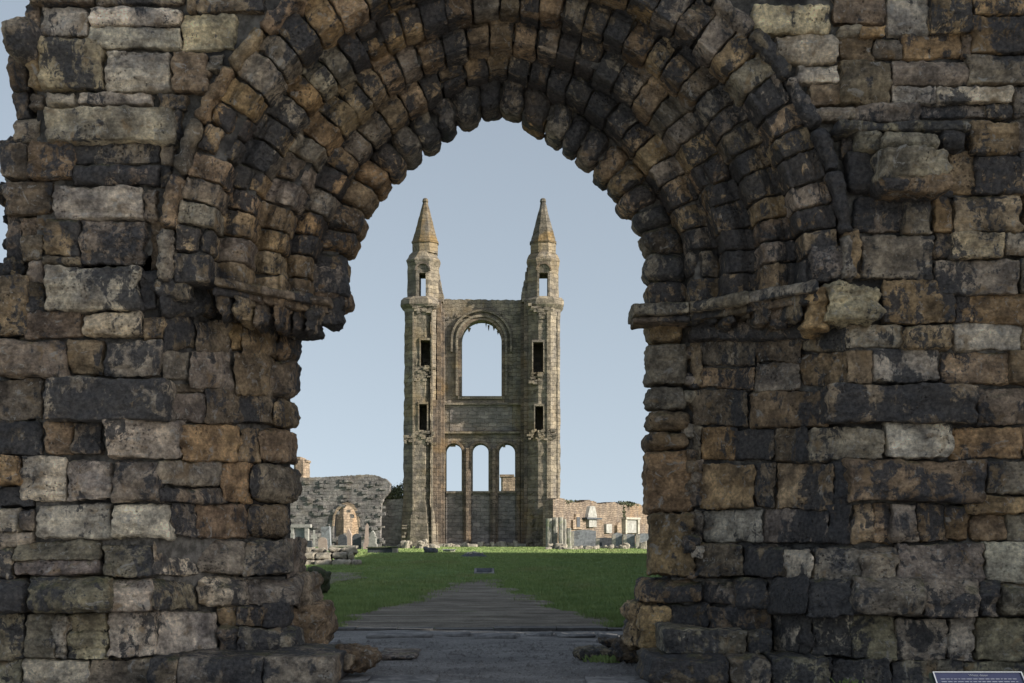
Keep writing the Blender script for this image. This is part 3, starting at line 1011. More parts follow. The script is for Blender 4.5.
def arch_hole(x0, x1, ytop, ybot, D, n=14, ragged=0.):
    r = (x1 - x0) / 2; c = (x0 + x1) / 2
    pts = [(x1, ybot), (x0, ybot)]
    for i in range(n + 1):
        a = math.pi - math.pi * i / n
        pts.append((c + r * math.cos(a), ytop + r - r * math.sin(a)))
    return [xz(x + random.uniform(-ragged, ragged), y + random.uniform(-ragged, ragged), D) for x, y in pts]


def ragged_line(pts, step=1.5, amp=.5):
    out = []
    for (x0, y0), (x1, y1) in zip(pts, pts[1:]):
        n = max(1, int(math.hypot(x1 - x0, y1 - y0) / step))
        for i in range(n):
            f = i / n
            out.append((x0 + (x1 - x0) * f + random.uniform(-amp, amp) * .6, y0 + (y1 - y0) * f + random.uniform(-amp, amp)))
    out.append(pts[-1])
    return out


gb = empty('cathedral_gable', (P(481, 547, GD)[0], GD + 1, 0.), 'tall ruined cathedral gable with twin spired turrets and open arched windows', 'ruin')
gl_bot = HY + EYE * F / GD
outline = [xz(x, y, GD) for x, y in [(434, gl_bot), (434, 296)] + ragged_line([(440, 299), (460, 299.4), (500, 299.8), (520, 300)], 2, .5) + [(530, 296), (530, gl_bot)]]
holes = [arch_hole(461.5, 501.5, 320.5, 396, GD, 18)] + [arch_hole(a, b_, 444, 491, GD, 12) for a, b_ in ((445.8, 461.6), (472.4, 488.4), (499.2, 515))]
m = MB(); m.add(*curve_wall(outline, holes, GD, GD + 1.5)); wl = m.build('gable_wall', M_GABLE, gb)
# pale later infill under the lancets
m = MB()
for a, b_ in ((446, 462.5), (471.5, 489.5), (498.5, 515)):
    m.pxbox(a, 492.5, b_, 545, GD - .05, .3)
m.build('infill_panel', M_INFILL, gb)
m = MB(); m.pxbox(450, 405, 512, 431, GD - .04, .3); m.build('infill_panel', M_INFILL, gb)


def gpart(name, boxes, mat, label=None):
    m = MB()
    for x0, y0, x1, y1, D, d in boxes: m.pxbox(x0, y0, x1, y1, D, d)
    return m.build(name, mat, gb)


gpart('string_course', [(437, 402.6, 529, 404.6, GD - .35, .4)], M_GABLE)
gpart('string_course', [(437, 431.5, 529, 433.4, GD - .3, .4)], M_GABLE)
gpart('window_sill', [(458, 396, 505, 399, GD - .2, 1.6)], M_GABLE)
gpart('window_sill', [(446, 491, 516, 493.2, GD - .3, 1.6)], M_GABLE)
gpart('wall_shaft', [(437, 300, 441, 545, GD - 1.2, 1.3), (441.3, 312, 444.4, 545, GD - .7, .75), (429, 400, 437.2, 546, GD - 1.6, 1.6)], M_DARKGABLE)
gpart('wall_shaft', [(520.6, 305, 524, 545, GD - .7, .75), (524, 300, 530, 545, GD - 1.3, 1.4), (516.5, 440, 520, 545, GD - .4, .45)], M_DARKGABLE)
gpart('pier_shaft', [(464, 452, 466, 546, GD - .35, .4), (466, 448, 468.8, 546, GD - .6, .65), (468.8, 452, 471, 546, GD - .35, .4)], M_DARKGABLE)
gpart('pier_shaft', [(490.4, 452, 492.4, 546, GD - .35, .4), (492.4, 448, 495.4, 546, GD - .6, .65), (495.4, 452, 497.6, 546, GD - .35, .4)], M_DARKGABLE)


def archivolt(name, cx, cy, r0, r1, D0, D1, mat, legs=None, n=22):
    m = MB()
    V, FA = [], []
    pts = [math.pi * i / n for i in range(n + 1)]
    sec = []
    if legs: sec.append((0., legs))
    for a in pts: sec.append((a, None))
    if legs: sec.append((math.pi, legs))
    for a, lg in sec:
        for (r, D) in ((r0, D0), (r1, D0), (r1, D1), (r0, D1)):
            x, z = xz(cx + r * math.cos(a), (lg if lg else cy - r * math.sin(a)), GD)
            V.append((x, D, z))
    k = len(sec)
    for i in range(k - 1):
        for j in range(4):
            FA.append((i * 4 + j, i * 4 + (j + 1) % 4, i * 4 + 4 + (j + 1) % 4, i * 4 + 4 + j))
    FA.append((3, 2, 1, 0)); FA.append((k * 4 - 4, k * 4 - 3, k * 4 - 2, k * 4 - 1))
    m.add(V, FA)
    return m.build(name, mat, gb)


archivolt('window_arch', 481.5, 340.5, 20.4, 23.2, GD - .18, GD + .2, M_DARKGABLE, 396)
archivolt('window_arch', 481.5, 340.5, 23.3, 25.6, GD - .3, GD + .2, M_GABLE, 396)
archivolt('window_arch', 481.5, 340.5, 28.6, 30.6, GD - .3, GD + .2, M_GABLE, 352)
for c in (453.7, 480.4, 507.1):
    archivolt('window_arch', c, 452, 8.6, 11.2, GD - .35, GD + .1, M_DARKGABLE)
m = MB()
for x, y, w, h, rot in ((469, 330, 3.5, 2.2, 0), (486, 324.5, 2.4, 5.5, 0), (488.5, 328, 2, 3.5, 0), (494, 328.5, 3, 2.5, 0), (477, 322, 3, 2.8, 0), (498, 333, 2.6, 2, 0)):
    x0, z0 = xz(x - w / 2, y + h / 2, GD); x1, z1 = xz(x + w / 2, y - h / 2 - 2, GD)
    m.prism([(x0 + .1, z0), (x1 - .12, z0 + .08), (x1, z1), (x0, z1)], GD + .5, GD + .8)
m.build('window_tracery', M_DARKGABLE, wl)


# ragged outline stones where masonry broke away
def chips(mb, rng, D, n, s=.5):
    x0, y0, x1, y1 = rng
    for _ in range(n):
        x, y = random.uniform(x0, x1), random.uniform(y0, y1)
        w, h = random.uniform(.3, 1.) * s, random.uniform(.25, .55) * s
        p = P(x, y, D)
        mb.box(p[0] - w / 2, p[0] + w / 2, D - random.uniform(.02, .3) * s, D + .4, p[2] - h / 2, p[2] + h / 2)


m = MB()
for sgn, xs in ((1, (436, 446)), (-1, (519, 530))):
    for k in range(26):
        f = k / 25
        if sgn > 0: x = 444 - 7 * f; y = 300 - 34 * f
        else: x = 521 + 7 * f; y = 300 - 36 * f
        x0, x1 = (430, x + random.uniform(-.9, .9)) if sgn > 0 else (x + random.uniform(-.9, .9), 533)
        a = P(x0, y + 1.6, GD - .8 + .02 * k); b_ = P(x1, y - .4, GD)
        m.box(a[0], b_[0], GD - .8 + .011 * k, GD + 1.2 - .011 * k, a[2], b_[2] + .05)
chips(m, (441, 312, 520, 320), GD, 22, .55)
chips(m, (440, 440, 520, 446), GD, 12, .5)
absorb(wl, np.concatenate(m.v), m.f)


def octa(hw, hd, c, sub=4):
    base = [(-hw + c, -hd), (hw - c, -hd), (hw, -hd + c), (hw, hd - c), (hw - c, hd), (-hw + c, hd), (-hw, hd - c), (-hw, -hd + c)]
    out = []
    for i in range(8):
        a, b = np.array(base[i]), np.array(base[(i + 1) % 8])
        for k in range(sub): out.append(a + (b - a) * k / sub)
    return np.array(out)


def loft(levels, cx, cy, amp=.05, dz=.34, sub=4, seed=0):
    """levels [(z, hw, hd, chamfer, dx)] -> closed tower with uneven courses"""
    zs = []
    for (a, b) in zip(levels, levels[1:]):
        n = max(1, int(round((b[0] - a[0]) / dz)))
        zs += [a[0] + (b[0] - a[0]) * i / n for i in range(n)]
    zs.append(levels[-1][0])
    lv = np.array(levels)
    rings = []
    for i, z in enumerate(zs):
        q = [np.interp(z, lv[:, 0], lv[:, j]) for j in range(1, 5)]
        o = octa(q[0], q[1], q[2], sub)
        o = o * (1 + random.uniform(-.012, .012))
        p = np.stack([o[:, 0] + cx + q[3], o[:, 1] + cy, np.full(len(o), z)], 1)
        nz = fbm(p * 1.7 + seed, 3) * amp
        d = o / np.maximum(np.linalg.norm(o, axis=1)[:, None], 1e-6)
        p[:, :2] += d * nz[:, None]
        rings.append(p)
    n = len(rings[0]); k = len(rings)
    V = np.concatenate(rings)
    FA = [(i * n + j, i * n + (j + 1) % n, (i + 1) * n + (j + 1) % n, (i + 1) * n + j) for i in range(k - 1) for j in range(n)]
    FA.append(list(range(n))[::-1]); FA.append([(k - 1) * n + j for j in range(n)])
    return V, FA


def cut(o, boxes):
    """real openings: subtract boxes from a mesh object"""
    for V, FA in boxes:
        c = link_mesh('cutter', V, FA, None)
        md = o.modifiers.new('cut', 'BOOLEAN')
        md.object = c; md.operation = 'DIFFERENCE'; md.solver = 'EXACT'
        L = LOC[o]
        bpy.context.view_layer.update()
        dg = bpy.context.evaluated_depsgraph_get()
        me = bpy.data.meshes.new_from_object(o.evaluated_get(dg))
        o.modifiers.clear()
        old = o.data
        o.data = me
        me.name = old.name
        bpy.data.objects.remove(c)


def boxvf(x0, x1, y0, y1, z0, z1):
    m = MB(); m.box(x0, x1, y0, y1, z0, z1)
    return m.v[0], m.f


def pxcut(x0, y0, x1, y1, Df, d):
    a, b = P(x0, y1, Df), P(x1, y0, Df)
    return boxvf(a[0], b[0], Df - 1.5, Df + d, a[2], b[2])


TF = 113.8          # turret faces
sc_ = TF / F
for side in (0, 1):
    xc = 418.5 if side == 0 else 544.5
    X0 = (xc - CX) * sc_
    Zp = lambda y: EYE + (HY - y) * sc_
    hw = 16.2 * sc_
    hd = 2.0
    cy = TF + hd
    ch = .85
    lv = [(-.05, hw + .25, hd + .15, ch, .05), (Zp(520), hw + .12, hd + .1, ch, .03), (Zp(500), hw, hd, ch, 0), (Zp(318), hw - .03, hd, ch, .1 if side == 0 else 0), (Zp(308), hw, hd, ch, .1 if side == 0 else 0),
          (Zp(304), hw + .28, hd + .2, ch, .05), (Zp(299), hw + .25, hd + .2, ch, .05), (Zp(296), hw - .0, hd, ch, .1)]
    tr = link_mesh('turret', *loft(lv, X0, cy, .06, seed=side * 31), M_TURRET, gb)
    wins = [(420.5, 340, 430.2, 366), (419, 404, 427, 430)] if side == 0 else [(533.2, 342, 543.2, 372), (535.2, 406, 543.2, 432)]
    cut(tr, [pxcut(*w, TF, 2.6) for w in wins])
    for w in wins:
        m = MB(); m.pxbox(w[0] - 1.2, w[1] - 2.2, w[2] + 1.2, w[1], TF - .08, .5)
        m.pxbox(w[0] - 1.2, w[1], w[0], w[3], TF - .08, .5); m.pxbox(w[2], w[1], w[2] + 1.2, w[3], TF - .08, .5)
        link_mesh('window_frame', np.concatenate(m.v), m.f, M_TURRET, tr)
    # belfry stage
    bx = 422. if side == 0 else 543.5
    X1 = (bx - CX) * sc_
    hb = 15.6 * sc_
    lv = [(Zp(297), hb, hb, .8, 0), (Zp(264), hb, hb, .8, 0), (Zp(258), hb + .12, hb + .1, .8, 0), (Zp(252), hb - .12, hb - .1, .85, 0), (Zp(249), hb - .35, hb - .3, .75, .02)]
    bf = link_mesh('belfry', *loft(lv, X1, TF + .35 + hb, .07, seed=side * 13 + 5), M_TURRET, gb)
    ox = (418.6, 425.4) if side == 0 else (539.4, 548.)
    m = MB()
    a = P(ox[0], 296, TF); b_ = P(ox[1], 272, TF)
    cut(bf, [boxvf(a[0], b_[0], TF - 1, TF + 6, a[2], b_[2] )])
    lv = [(Zp(250.5), 12.8 * sc_, 12.8 * sc_, .65, 0), (Zp(239.5), 12.4 * sc_, 12.4 * sc_, .65, 0)]
    sx = 424. if side == 0 else 543.6
    X2 = (sx - CX) * sc_
    link_mesh('spire_drum', *loft(lv, X2, TF + .35 + hb, .05, seed=3), M_TURRET, bf)
    m = MB()
    lv = [(Zp(240), 13.6 * sc_, 13.6 * sc_, .7, 0), (Zp(238.2), 13.4 * sc_, 13.4 * sc_, .7, 0), (Zp(237.9), 12.6 * sc_, 12.6 * sc_, .66, 0), (Zp(198), 2.4 * sc_, 2.4 * sc_, .12, 0), (Zp(197), 3. * sc_, 3. * sc_, .14, 0), (Zp(194.5), 2.6 * sc_, 2.6 * sc_, .12, 0), (Zp(193.4), 1.4 * sc_, 1.4 * sc_, .07, 0)]
    sp = link_mesh('spire', *loft(lv, X2, TF + .35 + hb, .035, dz=.3, seed=8), M_SPIRE, gb)
    # round-headed hood over the belfry opening, engaged shafts at the corners
    m = MB()
    for q in range(9):
        a0, a1 = math.pi * q / 9, math.pi * (q + 1) / 9
        pts = []
        c0x, c0y, rr = (ox[0] + ox[1]) / 2 + (0 if side else .4), 269.5, 6.4
        for a in (a0, a1): pts.append(xz(c0x + rr * math.cos(a), c0y - rr * math.sin(a), TF))
        for a in (a1, a0): pts.append(xz(c0x + (rr + 1.5) * math.cos(a), c0y - (rr + 1.5) * math.sin(a), TF))
        m.prism(pts, TF + .2, TF + .6)
    link_mesh('belfry_hood', np.concatenate(m.v), m.f, M_DARKGABLE, bf)
    m = MB()
    xs = (413.2, 431.8) if side == 0 else (547.6, 552.6, 557.2)
    for x in xs: m.pxbox(x - .7, 312, x + .7, 543, TF - .12 if x < 550 else TF + .5, .5)
    link_mesh('corner_shaft', np.concatenate(m.v), m.f, M_TURRET, tr)
    m = MB()
    chips(m, (404, 432, 434, 445) if side == 0 else (529, 430, 556, 440), TF, 26, .5)
    chips(m, (413, 366, 433, 380) if side == 0 else (530, 372, 545, 384), TF, 16, .5)
    chips(m, (403, 515, 432, 545) if side == 0 else (530, 510, 557, 545), TF, 40, .42)
    chips(m, (415, 304, 436, 312) if side == 0 else (530, 300, 550, 318), TF, 20, .6)
    absorb(tr, np.concatenate(m.v), m.f)


# irregular masonry lumps
def rubble(name, px, py, w, h, D, label, group, mat=None, t='y', depth=None, cat='rubble stone', r=.06):
    S = Stones()
    wall_stone(S, px - w / 2, py - h, px + w / 2, py, D, D, t, thick=depth or .7, r=r, amp=2.2, gap=0, dens=1.)
    b = P(px, py, D)
    o = S.build(name, None, (b[0], b[1] + .3, 0.), mat or M_RUBBLE)
    return tag(o, label, cat, group)


def gy(D): return HY + EYE * F / D


# fallen stones laid along the foot of the gable
D = 112.
spots = [(447, 9, 4.4), (456, 8, 3.4), (463, 9, 5), (472, 10, 3.6), (480, 7, 5.6), (487, 7, 4), (492, 5.5, 6.6), (501, 12, 4.6), (511, 7, 5), (516, 4.5, 7.)]
for i, (x, w, h) in enumerate(spots):
    rubble('fallen_stone', x, gy(D) + .2, w, h, D + (i % 3) * .4, 'pale broken stone in the row along the gable foot', 'fallen stones along the gable foot')
# the ledge they lie on
m = MB(); m.pxbox(436, gy(114.6) - 3.6, 530, gy(114.6) + .4, 114.6, 1.)
bs = m.build('stone_bench', M_PALE, None, (P(481, 547, 114.6)[0], 115., 0)); tag(bs, 'low pale stone ledge along the foot of the gable', 'ledge')
# rubble right of the gable, under the pier stump
D = 98.
for i in range(26):
    x = random.uniform(545, 596) if i < 17 else random.uniform(596, 650)
    rubble('fallen_stone', x, gy(D + i * .12) + .2, random.uniform(3.5, 8), random.uniform(2.4, 6.5 if i < 17 else 8.5), D + i * .12, 'pale rubble block in the heap right of the gable', 'rubble heap before the precinct wall', t='y')
for i in range(18):
    x = random.uniform(396, 436)
    rubble('fallen_stone', x, gy(103 + i * .15) + .2, random.uniform(3, 8), random.uniform(2.5, 11), 103 + i * .15, 'sunlit rubble block piled by the gable corner', 'rubble pile at the gable corner')

# pier stump: clustered shafts
D = 101.
p0 = P(558, gy(D), D)
ps = empty('pier_stump', (p0[0], p0[1], 0), 'broken clustered pier stump of upright shafts beside the gable', 'pier')
for (x, w, top, dD) in ((549, 6, 518.5, 0), (554.5, 6.5, 517.5, .3), (560.6, 4.6, 517.2, -.3), (564.5, 4, 519, .5), (568.6, 4.6, 528, -.2)):
    r = w / 2 * D / F
    V, FA = loft([(0, r + .08, r + .08, r * .55, 0), (.5, r, r, r * .5, 0), (P(0, top, D)[2], r, r, r * .5, 0)], P(x, 0, D)[0], D + dD, .04, .3, 2, seed=x)
    link_mesh('shaft', V, FA, M_PIER, ps, smooth=False)

# ---------------------------------------------------------------- ruined wall with an arch, left of the gable
RD = 113.
rl = empty('ruined_wall', (P(340, 548, RD)[0], RD, 0), 'grey ruined transept wall with a tall arched opening left of the gable', 'ruin wall')
top = ragged_line([(284, 478), (296, 477.5), (310, 477.5), (330, 476.5), (350, 475.5), (366, 474.5), (376, 475.5), (386, 479), (390, 484), (389, 492), (384, 497), (381, 503), (380, 515)], 1.3, .5)
outl = [xz(x, y, RD) for x, y in [(284, gy(RD))] + top + [(380, gy(RD))]]
hole = [xz(x, y, RD) for x, y in [(358.5, 547), (333.5, 547), (333.5, 524), (334.5, 516), (338, 509.5), (343, 505.5), (347.5, 504.2), (352, 506), (355.6, 511), (357.6, 519), (358.4, 527)]]
m = MB(); m.add(*curve_wall(outl, [hole], RD, RD + 1.6)); rw = m.build('wall', M_RUIN, rl)
hp = [(332.2, 526), (333.2, 516), (337, 508), (342.4, 503.4), (347.5, 502.2), (353, 504), (357, 509.6), (359.2, 518), (360, 527)]
hi = [(334, 526), (335, 516.6), (338.6, 510), (343.4, 506), (347.5, 504.9), (351.6, 506.6), (355.2, 511.6), (357.2, 519.4), (358, 527)]
m = MB()
for i in range(len(hp) - 1):
    m.prism([xz(*q, RD) for q in (hi[i], hi[i + 1], hp[i + 1], hp[i])], RD - .15, RD + .3)
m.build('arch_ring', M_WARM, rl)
m = MB(); chips(m, (290, 480, 384, 545), RD, 120, .6); m.box(*[P(320, 0, RD)[0], P(323, 0, RD)[0]], RD - .06, RD + .2, P(0, 494, RD)[2], P(0, 481, RD)[2]); absorb(rw, np.concatenate(m.v), m.f)
# lower link wall to the gable
top = ragged_line([(379, 500), (390, 499.5), (404, 498)], 1.3, .5)
outl = [xz(x, y, RD + 1.) for x, y in [(379, gy(RD + 1.))] + top + [(406, gy(RD + 1.))]]
m = MB(); m.add(*curve_wall(outl, [], RD + 1.7, RD + 2.6)); m.build('link_wall', M_RUIN, rl)


def leaves(mb, centre, rad, n, size):
    for _ in range(n):
        d = RNG.normal(size=3); d /= np.linalg.norm(d)
        p = np.array(centre) + d * np.array(rad) * RNG.uniform(.55, 1.) ** .5 * (1 + .25 * RNG.normal())
        a = RNG.normal(size=3); a /= np.linalg.norm(a)
        b = np.cross(a, RNG.normal(size=3)); b /= np.linalg.norm(b)
        s = size * RNG.uniform(.6, 1.4)
        mb.add([p - a * s, p + b * s * .7, p + a * s, p - b * s * .7], [(0, 1, 2, 3)])


m = MB()
for (x, y, r) in ((386, 498, .5), (391, 495, .6), (396, 493, .7), (401, 491, .75)):
    leaves(m, P(x, y + 2, RD + 2.2), (r * .8, .5, r), 700, .09)
o = m.build('ivy_clump', M_IVY, None, (P(394, 498, RD)[0], RD + 2.1, P(0, 500, RD)[2])); tag(o, 'dark green ivy growing on the broken wall beside the gable turret', 'ivy')
# warm sunlit wall seen through the arch: it faces the sun
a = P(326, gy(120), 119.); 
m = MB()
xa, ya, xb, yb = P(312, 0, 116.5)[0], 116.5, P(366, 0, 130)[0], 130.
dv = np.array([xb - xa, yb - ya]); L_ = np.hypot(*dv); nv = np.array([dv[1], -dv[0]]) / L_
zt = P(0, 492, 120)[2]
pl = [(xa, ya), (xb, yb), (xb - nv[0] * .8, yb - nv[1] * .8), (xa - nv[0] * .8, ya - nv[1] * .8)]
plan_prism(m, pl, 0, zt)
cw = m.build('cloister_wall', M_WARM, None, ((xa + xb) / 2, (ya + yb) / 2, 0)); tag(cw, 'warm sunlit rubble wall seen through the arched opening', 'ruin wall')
# stub of a tower over the left wall, and one seen through the lancet
for (x0, x1, y0, y1, D, lb) in ((293, 304.5, 459, 478, 132., 'tan square tower stub above the grey ruined wall'), (501, 523, 476.5, 496, 150., 'sunlit pale tower seen through the right hand lancet window')):
    a, b_ = P(x0, y1, D), P(x1, y0, D)
    t_ = empty('tower_stub', ((a[0] + b_[0]) / 2, D + 2, 0), lb, 'tower')
    V, FA = loft([(0, (b_[0] - a[0]) / 2, 1.6, .2, 0), (b_[2], (b_[0] - a[0]) / 2, 1.6, .2, 0)], (a[0] + b_[0]) / 2, D + 2, .05, .4, 3, seed=x0)
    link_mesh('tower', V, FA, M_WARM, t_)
    m = MB(); m.box(a[0] - .15, a[0] + (b_[0] - a[0]) * .6, D + .3, D + 3.7, b_[2] - .01, b_[2] + .25); m.box(a[0] + .2, b_[0] + .12, D + .5, D + 3.5, b_[2] - .25, b_[2] - .02); m.build('parapet', M_WARM, t_)

# ---------------------------------------------------------------- precinct wall with monuments, right of the gable
q0 = np.array([P(553, 0, 110)[0], 110.]); q1 = np.array([P(664, 0, 142)[0], 142.])
qd = (q1 - q0) / np.hypot(*(q1 - q0)); qn = np.array([qd[1], -qd[0]])
if qn @ (-q0) < 0: qn = -qn


def on_wall(px):
    """distance along the wall where the sight line through this photo column meets it"""
    k = (px - CX) / F
    # (q0 + t qd).x = k (q0 + t qd).y
    t = (k * q0[1] - q0[0]) / (qd[0] - k * qd[1])
    return t, q0 + t * qd


wp = empty('precinct_wall', (float((q0 + q1)[0] / 2), float((q0 + q1)[1] / 2), 0), 'long brown sunlit boundary wall carrying white monuments right of the gable', 'wall')
Lw = np.hypot(*(q1 - q0))
m = MB()
nseg = 60
for i in range(nseg):
    t0, t1 = Lw * i / nseg, Lw * (i + 1) / nseg
    z = 4.05 + .12 * math.sin(i * .5) + random.uniform(-.07, .07)
    a, b_ = q0 + qd * t0, q0 + qd * t1
    plan_prism(m, [tuple(a), tuple(b_), tuple(b_ - qn * .9), tuple(a - qn * .9)], 0, z)
wpm = m.build('wall', M_PRECINCT, wp)


def mon(name, x0, y0, x1, y1, proud, mat, parent=wp, outl=None, back=.35):
    """a piece set against the wall between two photo columns"""
    t0, a = on_wall(x0); t1, b = on_wall(x1)
    Dm = (a[1] + b[1]) / 2
    z0, z1 = max(0, EYE + (HY - y1) * Dm / F), EYE + (HY - y0) * Dm / F
    m = MB()
    if outl is None: outl = [(0, 0), (1, 0), (1, 1), (0, 1)]
    pts = [(a + (b - a) * u, z0 + (z1 - z0) * v) for u, v in outl]
    n = len(pts)
    V = [(*(p + qn * proud), z) for p, z in pts] + [(*(p - qn * back), z) for p, z in pts]
    FA = [list(range(n)), list(range(2 * n - 1, n - 1, -1))] + [[i + n, (i + 1) % n + n, (i + 1) % n, i] for i in range(n)]
    m.add(V, FA)
    return m.build(name, mat, parent)


mn = mon('wall_monument', 584.8, 506, 594, 518, .3, M_WHITE, outl=[(0, 0), (1, 0), (.95, .3), (.78, .95), (.65, 1), (.35, 1), (.22, .95), (.05, .3)]); tag(mn, 'white tapered urn monument')
link = mon('monument_ledge', 582, 517.6, 597, 519.4, .5, M_DARKST, mn); mon('monument_base', 586, 519.5, 593.5, 527, .3, M_WHITE, mn)
mn = mon('wall_monument', 623.6, 519.5, 634, 533, .25, M_WHITE); tag(mn, 'white doorway shaped monument')
mon('monument_cornice', 621.5, 517.4, 636, 519.4, .5, M_PALE, mn); mon('monument_pilaster', 621.8, 519.5, 623.3, 534, .4, M_PALE, mn); mon('monument_pilaster', 634.2, 519.5, 636, 534, .4, M_PALE, mn)
mn = mon('wall_monument', 571, 514, 580.5, 529, .2, M_WARM, outl=[(0, 0), (1, 0), (1, .6), (.75, .62), (.7, 1), (.3, 1), (.25, .62), (0, .6)]); tag(mn, 'slim pointed niche monument')
mon('niche_shade', 574.2, 517, 577.4, 527, .26, M_DARKST, mn)  # no recess: a dark plate set proud, painting the shade of a niche
mn = mon('wall_monument', 604, 524, 609.5, 533, .25, M_WHITE); tag(mn, 'small white tablet')
mn = mon('wall_monument', 614.4, 522, 618.5, 533, .3, M_WARM, outl=[(0, 0), (1, 0), (1, .7), (.5, 1), (0, .7)]); tag(mn, 'pointed tan tablet')
m = MB()
t_, p_ = on_wall(627)
leaves(m, (p_[0] - .3, p_[1] + .3, 4.05), (1.2, .6, .25), 420, .10)
t_, p_ = on_wall(622.5)
leaves(m, (p_[0], p_[1] + .3, 3.2), (.3, .3, .9), 200, .12)
o = m.build('ivy_clump', M_IVY, None, (p_[0], p_[1], 3.9)); tag(o, 'dark ivy clump on top of the long brown boundary wall', 'ivy')
t_, p_ = on_wall(566)
m = MB(); leaves(m, (p_[0], p_[1] + .3, 4.0), (1., .5, .12), 160, .08)
o = m.build('ivy_clump', M_IVY, None, (p_[0], p_[1], 4.)); tag(o, 'thin weeds on the wall top next to the gable turret', 'weeds')

# grey tomb enclosures in front of the boundary wall
encl = [(571.5, 530, 596, 546.5, 107., 'long grey tomb enclosure of plain panels in front of the boundary wall', M_GREYST), (597, 537.5, 612, 546.5, 106., 'low dark tomb enclosure beside the long grey one', M_DARKST),
        (613, 533, 622.4, 546.5, 105., 'grey tomb panel with a broken top under the pointed tablet', M_GREYST), (624, 533.6, 635, 546.5, 104.6, 'dark grey tomb panel under the white doorway monument', M_GREYST), (637, 533, 652, 546.5, 104., 'grey tomb wall at the gateway pier edge', M_GREYST)]
for x0, y0, x1, y1, D, lb, mt in encl:
    a, b_ = P(x0, y1, D), P(x1, y0, D)
    e = empty('tomb_enclosure', ((a[0] + b_[0]) / 2, D, 0), lb, 'tomb', 'tomb enclosures by the boundary wall')
    zt = b_[2]
    pts = ragged_line([(a[0], zt * .93), ((a[0] + b_[0]) / 2, zt), (b_[0], zt * .95)], .35, .05)
    m = MB(); m.prism([(a[0], 0), (b_[0], 0)] + pts[::-1], D, D + .5); m.build('panel_wall', mt, e)
    m = MB(); m.box(a[0] - .1, b_[0] + .1, D - .12, D + .62, 0, .22); m.box(a[0] - .06, a[0] + .2, D - .08, D + .58, .23, zt * .9); m.build('base_course', M_PALE, e)

# ---------------------------------------------------------------- graveyard on the left
def headstone(kind, x0, y0, x1, D, mat, label, ybase=None, thick=.16, cat='gravestone'):
    a, b_ = P(x0, 0, D), P(x1, y0, D)
    cx, w, h = (a[0] + b_[0]) / 2, b_[0] - a[0], b_[2]
    e = empty('gravestone', (cx, D, 0), label, cat, 'gravestones by the ruined wall')
    hw = w / 2
    if kind == 'round':
        o = [(-hw, .1), (hw, .1), (hw, h - hw * .9)] + [(hw * math.cos(t), h - hw * .9 + hw * .9 * math.sin(t)) for t in np.linspace(.2, math.pi - .2, 9)] + [(-hw, h - hw * .9)]
    elif kind == 'flat':
        o = [(-hw, .1), (hw, .1), (hw, h - .05), (hw - .05, h), (-hw + .05, h), (-hw, h - .05)]
    elif kind == 'point':
        o = [(-hw, .1), (hw, .1), (hw, h * .72), (hw * .55, h * .86), (0, h), (-hw * .55, h * .86), (-hw, h * .72)]
    elif kind == 'cross':
        q = hw * .34
        o = [(-q, .1), (q, .1), (q, h * .58), (hw, h * .58), (hw, h * .76), (q, h * .76), (q, h), (-q, h), (-q, h * .76), (-hw, h * .76), (-hw, h * .58), (-q, h * .58)]
    elif kind == 'urn':
        o = [(-hw, .1), (hw, .1), (hw, h * .3), (hw * .75, h * .34), (hw * .75, h * .6), (hw, h * .66), (hw * .5, h * .72), (hw * .55, h * .82), (hw * .3, h * .93), (0, h), (-hw * .3, h * .93), (-hw * .55, h * .82), (-hw * .5, h * .72), (-hw, h * .66), (-hw * .75, h * .6), (-hw * .75, h * .34), (-hw, h * .3)]
    elif kind == 'obelisk':
        o = [(-hw, .1), (hw, .1), (hw, h * .25), (hw * .7, h * .27), (hw * .45, h * .92), (0, h), (-hw * .45, h * .92), (-hw * .7, h * .27), (-hw, h * .25)]
    m = MB(); m.prism([(cx + x, z) for x, z in o], D - thick / 2, D + thick / 2)
    m.build('slab', mat, e)
    m = MB(); m.box(cx - hw - .1, cx + hw + .1, D - thick, D + thick, 0, .1); m.build('plinth', M_PALE, e)
    e.rotation_euler = (random.uniform(-.05, .05), random.uniform(-.05, .05), random.uniform(-.15, .15))
    return e


headstone('flat', 322.6, 526.5, 331.2, 98., M_GREYST, 'tall grey slab gravestone left of the arched opening, its edge catching the sun', thick=.5)
headstone('round', 318.6, 537.2, 327.4, 92., M_PINK, 'pinkish round topped gravestone in front of the tall grey slab')
headstone('round', 338.4, 534.2, 347.2, 99., M_DARKST, 'dark round topped gravestone at the foot of the arched opening')
headstone('round', 352.4, 533.6, 361.4, 99.6, M_DARKST, 'broad dark round topped gravestone just right of the arched opening')
headstone('obelisk', 363.2, 523.2, 369.4, 100., M_PINK, 'slender reddish obelisk gravestone between the dark round stone and the white urn', thick=.5)
headstone('urn', 368.6, 530.6, 377.2, 99., M_WHITE, 'white urn topped gravestone beside the reddish obelisk', thick=.5)
headstone('flat', 307.6, 540.5, 312.6, 93., M_DARKST, 'small dark upright gravestone beside the white cross')
headstone('cross', 311.4, 530., 317.2, 97., M_WHITE, 'thin white cross gravestone behind the small dark one')
headstone('round', 294., 538.6, 303.6, 92., M_PALE, 'pale weathered gravestone close to the gateway edge')
headstone('point', 346., 529., 351.6, 104., M_PINK, 'brown pointed gravestone standing inside the arched opening', thick=.4)
